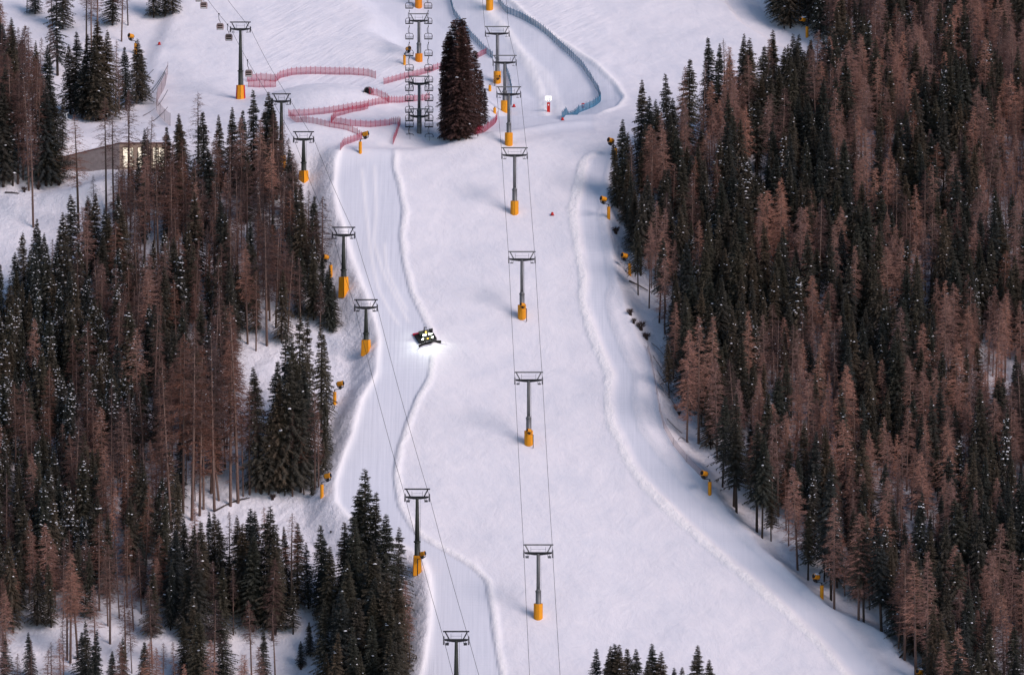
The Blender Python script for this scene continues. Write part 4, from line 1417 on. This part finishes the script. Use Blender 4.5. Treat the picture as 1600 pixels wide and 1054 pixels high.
for u, a, b, fam in ((972, 184, 322, 'plain'), (965, 215, 325, 'plain'), (982, 205, 330, 'plain'), (1003, 122, 280, 'plain'), (1012, 148, 290, 'plain'), (1045, 113, 262, 'plain'), (1062, 102, 255, 'dark'), (1075, 90, 250, 'plain'), (1110, 56, 210, 'plain'), (1120, 66, 215, 'plain'),
                     (1155, 50, 200, 'plain'), (1165, 58, 205, 'plain'), (1140, 85, 210, 'plain'), (1133, 60, 205, 'sparse'), (1190, 70, 205, 'plain'), (1211, 45, 190, 'plain'), (1206, 55, 190, 'plain'), (1240, 52, 185, 'plain'), (1250, 52, 185, 'plain'), (1268, 60, 180, 'plain'), (1225, 85, 190, 'plain'), (1030, 165, 290, 'plain'),
                     (990, 215, 345, 'dark'), (985, 265, 360, 'plain'), (978, 250, 350, 'plain'), (1000, 310, 430, 'plain'), (995, 330, 460, 'plain'), (1010, 370, 480, 'plain'), (1035, 400, 520, 'plain'), (1045, 470, 590, 'plain'), (1050, 520, 620, 'plain'),
                     (1075, 500, 690, 'light'), (1085, 520, 690, 'light'), (1106, 490, 685, 'light'), (1132, 620, 760, 'plain'), (1142, 600, 790, 'plain'), (1150, 640, 800, 'plain'), (1180, 660, 830, 'plain'), (1190, 690, 840, 'plain'), (1240, 730, 888, 'light'), (1205, 740, 845, 'plain'),
                     (1260, 780, 905, 'plain'), (1306, 760, 935, 'plain'), (1300, 790, 950, 'plain'), (1330, 800, 965, 'plain'), (1345, 780, 970, 'plain'), (1375, 820, 985, 'plain'), (1395, 860, 1010, 'plain'), (1410, 880, 1030, 'dark'), (1427, 860, 1060, 'light'), (1441, 850, 1062, 'light'),
                     (1220, 0 - 60, 38, 'plain'), (1235, -70, 44, 'plain'), (1208, -80, 25, 'plain'), (1282, -45, 62, 'snowy'), (1272, -55, 44, 'snowy'), (1225, -60, 45, 'plain')):
    du, dt = (rnd.gauss(2, 4), rnd.gauss(-4, 14)) if b > 400 else (0, 0)
    tree_px(u + du, a + dt, b + abs(du) * 0.3, rnd.choice(('edge', 'edge', 'edge', 'light')) if fam == 'plain' and b > 400 else fam, RF, None, rnd.uniform(0.8, 1.25))

# filled forest: random feet inside outlines given in the photo
R_POLY = [(985, 360), (1000, 285), (1040, 262), (1080, 240), (1120, 205), (1180, 196), (1240, 182), (1300, 160), (1302, 85), (1275, 40), (1212, 24), (1206, -40), (1206, -170), (1760, -170), (1760, 1300), (1500, 1300), (1462, 1110),
          (1445, 1060), (1405, 1015), (1385, 968), (1315, 935), (1255, 880), (1205, 832), (1170, 795), (1138, 735), (1095, 690), (1062, 620), (1050, 575), (1030, 510), (1010, 470), (995, 420)]
L_POLY = [(-160, 560), (0, 545), (35, 485), (90, 450), (150, 440), (180, 410), (205, 335), (250, 322), (340, 300), (400, 300), (440, 318), (470, 370), (495, 420), (512, 470), (505, 515), (450, 525), (372, 545), (362, 640), (372, 700), (345, 780), (300, 815), (220, 880), (150, 925), (-160, 985)]
LL_POLY = [(-160, 960), (60, 935), (160, 895), (250, 860), (320, 900), (400, 935), (500, 940), (505, 965), (430, 985), (330, 1008), (250, 1000), (150, 975), (60, 985), (-160, 1010)]
LB_POLY = [(-80, 1035), (60, 1045), (150, 1030), (330, 1022), (440, 1062), (400, 1150), (-80, 1150)]
LR_POLY = [(520, 985), (610, 985), (640, 1040), (615, 1150), (500, 1150)]
UR_POLY = [(-140, 60), (-10, 90), (75, 200), (85, 280), (20, 290), (-140, 290)]


def fill(poly, spacing, chooser, zone, seed):
    r = random.Random(seed)
    cells = {}
    for t in TREES:
        cells.setdefault((int(t[0] // spacing), int(t[1] // spacing)), []).append((t[0], t[1]))
    us = [p[0] for p in poly]; vs_ = [p[1] for p in poly]
    cnr = [base_hit(u, min(1450, max(-260, v))) for u, v in poly]
    x0, x1 = min(c[0] for c in cnr) - 3, max(c[0] for c in cnr) + 3
    y0, y1 = min(c[1] for c in cnr) - 3, max(c[1] for c in cnr) + 3
    n = int((x1 - x0) * (y1 - y0) / spacing ** 2 * 7)
    for _ in range(n):
        x, y = r.uniform(x0, x1), r.uniform(y0, y1)
        u, v = project((x, y, float(gz(np.array(x), np.array(y)))))
        if not inside(poly, u, v):
            continue
        ci, cj = int(x // spacing), int(y // spacing)
        if any((x - a) ** 2 + (y - b) ** 2 < spacing ** 2 for i in (-1, 0, 1) for j in (-1, 0, 1) for a, b in cells.get((ci + i, cj + j), ())):
            continue
        cells.setdefault((ci, cj), []).append((x, y))
        fam, H = chooser(r, u, v)
        key = r.choice(SPR.get(fam) or LAR.get(fam))
        add_tree(x, y, key, H, r.uniform(0.78, 1.2) * (1.15 if H < 12 else 1), zone)


def clus(u, v, s, seed):
    return float(vnoise(np.array(u), np.array(v), s, seed)) + 0.5


def hgt(r, a, b):
    return r.uniform(7, a) if r.random() < 0.10 else r.uniform(a, b)


def choose_r(r, u, v):
    # larches gather in bands: many high up on the right and in the lower middle
    p = 0.33 + 0.20 * smooth01((u - 1150) / 350) * smooth01((900 - v) / 500) + 1.3 * (clus(u, v, 75, 31) - 0.5) + 0.5 * (clus(u, v, 180, 35) - 0.5)
    if r.random() < p:
        return ('light' if r.random() < 0.75 else 'dark', hgt(r, 14, 25))
    q = r.random()
    return (('plain' if q < 0.6 else 'edge' if q < 0.95 else 'snowy'), hgt(r, 13, 24))


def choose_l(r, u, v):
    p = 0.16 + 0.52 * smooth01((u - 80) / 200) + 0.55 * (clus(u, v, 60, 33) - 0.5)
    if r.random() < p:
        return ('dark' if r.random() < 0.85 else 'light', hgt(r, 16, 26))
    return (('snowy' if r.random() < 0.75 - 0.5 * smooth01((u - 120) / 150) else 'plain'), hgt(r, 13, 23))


def choose_ll(r, u, v):
    return (r.choice(['dark', 'dark', 'plain', 'plain', 'light']), r.uniform(14, 22))


fill(R_POLY, 3.05, choose_r, RF, 1)
fill(L_POLY, 3.2, choose_l, LF, 2)
fill(LL_POLY, 3.3, choose_ll, LO, 3)
fill(LB_POLY, 4.6, choose_ll, LO, 4)
fill(LR_POLY, 3.6, lambda r, u, v: ('plain', r.uniform(14, 22)), LO, 5)
fill(UR_POLY, 4.2, lambda r, u, v: (r.choice(['dark', 'plain', 'dark']), r.uniform(15, 24)), UL, 6)

# which trees show most: paint their outlines front to back on a small picture
BW, BH = 400, 264
buf = np.zeros((BH, BW), bool)
vis = np.zeros(len(TREES))
uu, vv = np.meshgrid((np.arange(BW) + 0.5) * 4, (np.arange(BH) + 0.5) * 4)
for i in sorted(range(len(TREES)), key=lambda k: TREES[k][1]):
    x, y, z, key, H, wf, zone, lab = TREES[i]
    u0, v0 = project((x, y, z)); u1, v1 = project((x, y, z + H))
    hw = 2.6 * wf * H / 20 * ppm((x, y, z))
    a, b = int(max(0, (u0 - hw) // 4)), int(min(BW, (u0 + hw) // 4 + 1))
    c, d = int(max(0, v1 // 4)), int(min(BH, v0 // 4 + 1))
    if a >= b or c >= d:
        continue
    sub = (np.abs(uu[c:d, a:b] - u0) < hw * np.clip((vv[c:d, a:b] - v1) / (v0 - v1), 0, 1)) & (vv[c:d, a:b] < v0)
    new = sub & ~buf[c:d, a:b]
    vis[i] = new.sum()
    buf[c:d, a:b] |= sub

ONES = 'zero one two three four five six seven eight nine ten eleven twelve thirteen fourteen fifteen sixteen seventeen eighteen nineteen'.split()
TENS = 'x x twenty thirty forty fifty sixty seventy eighty ninety'.split()


def words(n):
    n = int(n)
    if n >= 100:
        return 'one hundred'
    if n < 20:
        return ONES[n]
    return TENS[n // 10] + ('' if n % 10 == 0 else ' ' + ONES[n % 10])


ZN = {CL: 'in the lone dark clump', UL: 'on the upper left slope', BF: 'by the timber building', LF: 'in the left forest', MC: 'in the clump beside the left bank',
      LO: 'in the lower left wood', BT: 'tip at the bottom edge', RF: 'in the right forest'}
GZN = {CL: 'the lone clump', UL: 'the upper left slope', BF: 'the timber building', LF: 'the left forest', MC: 'the clump beside the left bank', LO: 'the lower left wood', BT: 'the bottom edge', RF: 'the right forest'}
LOOK = {'e': 'bare footed spruce', 's': 'snow flecked spruce', 'p': 'dark spruce', 'o': 'ragged spruce', 'b': 'brownish spruce', 'l': 'pinkish brown larch', 'd': 'dark brown larch', 'q': 'bare thin larch'}
stuff = {'spruce_tree': [], 'larch_tree': []}
GIVEN = {}
for tree in ('spruce_tree', 'larch_tree'):
    ids = [i for i in range(len(TREES)) if VAR[TREES[i][3]]['tree'] == tree]
    ids.sort(key=lambda i: -vis[i])
    for rank, i in enumerate(ids):
        x, y, z, key, H, wf, zone, lab = TREES[i]
        d = VAR[key]
        if rank >= 300 or vis[i] < 3:
            stuff[tree].append(i)
            continue
        e = empty(tree, (x, y, z), rnd.uniform(0, 6.28))
        e.rotation_euler = (rnd.gauss(0, 0.022), rnd.gauss(0, 0.03), rnd.uniform(0, 6.28))
        k = H / d['H']
        e.scale = (k * wf, k * wf, k)
        u1, v1 = project((x, y, z + H))
        what = 'tip'
        if not (0 <= u1 < 1600 and 0 <= v1 < 1054):
            u0, v0 = project((x, y, z))
            u1, v1 = min(1599, max(0, u1)), min(1053, max(0, (max(0, v1) + min(1054, v0)) / 2))
            what = 'crown'
        # "... dark spruce in the right forest, tip sixty two across, forty one down"
        zn = ZN[zone]
        txt = f'{LOOK[key[0]]} {zn}, {what} {words(u1 / 16)} percent across, {words(v1 / 10.54)} down'.replace(' in the clump beside the left bank', ' beside left bank')
        GIVEN.setdefault(lab or txt, []).append((H, e))
        prop(e, lab or txt, 'spruce' if tree == 'spruce_tree' else 'larch', ('spruces of ' if tree == 'spruce_tree' else 'larches of ') + GZN[zone])
        link('trunk', d['trunk'], e)
        c = link('crown', d['crown'], e)
        if 'snow' in d:
            link('snow', d['snow'], c)['kind'] = 'stuff'

for txt, same in GIVEN.items():
    if len(same) > 1:
        same.sort(key=lambda t: t[0])
        for n, (h, e) in enumerate(same):
            e['label'] = ('shorter ' if n == 0 else 'taller ' if n == len(same) - 1 else 'middling ') + txt

# the rest of the forest: one mass for each kind, instanced with geometry nodes
def forest_mass(name, tree, ids, label, cat):
    keys = [k for k in VAR if VAR[k]['tree'] == tree]
    coll = bpy.data.collections.new(name + '_kinds')
    for n, k in enumerate(keys):
        o = bpy.data.objects.new(f'{n:02d}_' + tree, VAR[k]['whole'])
        coll.objects.link(o)
    me = bpy.data.meshes.new(name)
    me.from_pydata([(TREES[i][0], TREES[i][1], TREES[i][2]) for i in ids], [], [])
    a = me.attributes.new('kind_index', 'INT', 'POINT')
    a.data.foreach_set('value', [keys.index(TREES[i][3]) for i in ids])
    a = me.attributes.new('tree_scale', 'FLOAT_VECTOR', 'POINT')
    sc = []
    for i in ids:
        k = TREES[i][4] / VAR[TREES[i][3]]['H']
        sc += [k * TREES[i][5], k * TREES[i][5], k]
    a.data.foreach_set('vector', sc)
    a = me.attributes.new('tree_turn', 'FLOAT_VECTOR', 'POINT')
    tr = []
    for i in ids:
        tr += [rnd.gauss(0, 0.02), rnd.gauss(0, 0.03), rnd.uniform(0, 6.28)]
    a.data.foreach_set('vector', tr)
    o = link(name, me)
    prop(o, label, cat, None, 'stuff')
    ng = bpy.data.node_groups.new(name, 'GeometryNodeTree')
    ng.interface.new_socket('Geometry', in_out='INPUT', socket_type='NodeSocketGeometry')
    ng.interface.new_socket('Geometry', in_out='OUTPUT', socket_type='NodeSocketGeometry')
    gi, go = ng.nodes.new('NodeGroupInput'), ng.nodes.new('NodeGroupOutput')
    ci = ng.nodes.new('GeometryNodeCollectionInfo')
    ci.inputs['Collection'].default_value = coll
    ci.inputs['Separate Children'].default_value = True
    ci.inputs['Reset Children'].default_value = True
    iop = ng.nodes.new('GeometryNodeInstanceOnPoints')
    iop.inputs['Pick Instance'].default_value = True

    def at(nm, dt):
        n = ng.nodes.new('GeometryNodeInputNamedAttribute')
        n.data_type = dt
        n.inputs['Name'].default_value = nm
        return n.outputs['Attribute']
    Lk = ng.links.new
    Lk(gi.outputs[0], iop.inputs['Points'])
    Lk(ci.outputs[0], iop.inputs['Instance'])
    Lk(at('kind_index', 'INT'), iop.inputs['Instance Index'])
    Lk(at('tree_turn', 'FLOAT_VECTOR'), iop.inputs['Rotation'])
    Lk(at('tree_scale', 'FLOAT_VECTOR'), iop.inputs['Scale'])
    Lk(iop.outputs[0], go.inputs[0])
    md = o.modifiers.new('forest', 'NODES')
    md.node_group = ng


forest_mass('spruce_forest', 'spruce_tree', stuff['spruce_tree'], 'mass of further spruces filling the forests on both sides', 'forest')
forest_mass('larch_forest', 'larch_tree', stuff['larch_tree'], 'mass of further brown larches filling the forests on both sides', 'forest')
print('TREES', len(TREES), {k: len(v) for k, v in stuff.items()})


# ------------------------------------------------------------------ shrubs and fallen wood
def shrub_mesh(seed, n=110, w=0.8, h=1.2):
    r = random.Random(seed)
    T = []
    for k in range(n):
        a = r.uniform(0, 6.283); q = r.uniform(0.1, 1) ** 0.7 * w
        b = (r.uniform(-.25, .25), r.uniform(-.25, .25), -0.1)
        m = (math.cos(a) * q * 0.5, math.sin(a) * q * 0.5, h * r.uniform(0.25, 0.7))
        t = (math.cos(a) * q, math.sin(a) * q, h * r.uniform(0.3, 1.05))
        T.append(((b[0] - .02, b[1], b[2]), (b[0] + .02, b[1], b[2]), m))
        T.append(((m[0] - .03, m[1], m[2]), (m[0] + .03, m[1], m[2]), t))
        T.append((m, (m[0], m[1], m[2] + .05), (t[0] + r.uniform(-.3, .3), t[1] + r.uniform(-.3, .3), t[2] + r.uniform(-.2, .2))))
    V, Fc = tri_pack(T)
    return np_mesh('shrub', V, Fc, ['shrub_twigs'])


for k, (u, v, s, lab) in enumerate(((962, 365, 1.7, 'bare dark shrub on the right bank under the highest snow gun'), (985, 492, 1.5, 'dark shrub at the top of the pale net on right bank'),
                                    (1001, 515, 2.0, 'larger dark shrub below another, beside the right forest edge'), (1010, 530, 1.6, 'reddish low shrub at the foot of the right forest edge'),
                                    (990, 505, 1.2, 'small shrub between two darker shrubs on right bank'),
                                    (1056, 640, 1.0, 'small dark shrub among the bent poles'), (1061, 648, 0.9, 'smallest dark shrub among the bent poles'), (426, 780, 1.3, 'low shrub at the foot of the middle clump'),
                                    (38, 300, 1.3, 'dark brush heap under the tall trunks at the left edge'), (60, 296, 1.3, 'dark brush heap below the timber building, right of another'), (92, 290, 1.2, 'dark brush by the low end of the timber building'),
                                    (517, 832, 0.5, 'tiny bush alone on the snow above the lower spruces'), (470, 1045, 1.0, 'young bush in the snow clearing at the bottom'))):
    P = hit(u, v)
    o = link('shrub', shrub_mesh(200 + k), None, P)
    o.scale = (s, s, s)
    prop(o, lab, 'shrub', 'shrubs at the forest edges')

r3 = random.Random(5)
for u, v, du, dv, lab in ((8, 302, 22, 2, 'snowy fallen log under the trunks at the left edge'), (172, 322, 16, -5, 'dark fallen branch on the snow below the building'), (983, 440, 30, 16, 'thin dark fallen pole on the bank above the shrubs'),
                          (1406, 1028, 10, -8, 'snow covered stump at the lower right forest edge'), (335, 800, 30, -15, 'fallen log at the foot of the tall larches'), (365, 785, 25, -6, 'dark fallen log beside the tall larches')):
    A, B = hit(u, v), hit(u + du, v + dv)
    A.z += 0.25; B.z += 0.3
    m = MB().tube([Vector((0, 0, 0)), (B - A) * 0.5 + Vector((0, 0, 0.12)), B - A], [0.22, 0.17, 0.09], 7)
    for q in range(4):
        f = r3.uniform(0.2, 0.9)
        p = (B - A) * f
        m.tube([p, p + Vector((r3.uniform(-.7, .7), r3.uniform(-.5, .3), r3.uniform(0.1, 0.8)))], [0.05, 0.02], 4)
    o = m.build('fallen_log', 'logs')
    o.location = A
    prop(o, lab, 'log', 'fallen wood on the snow')
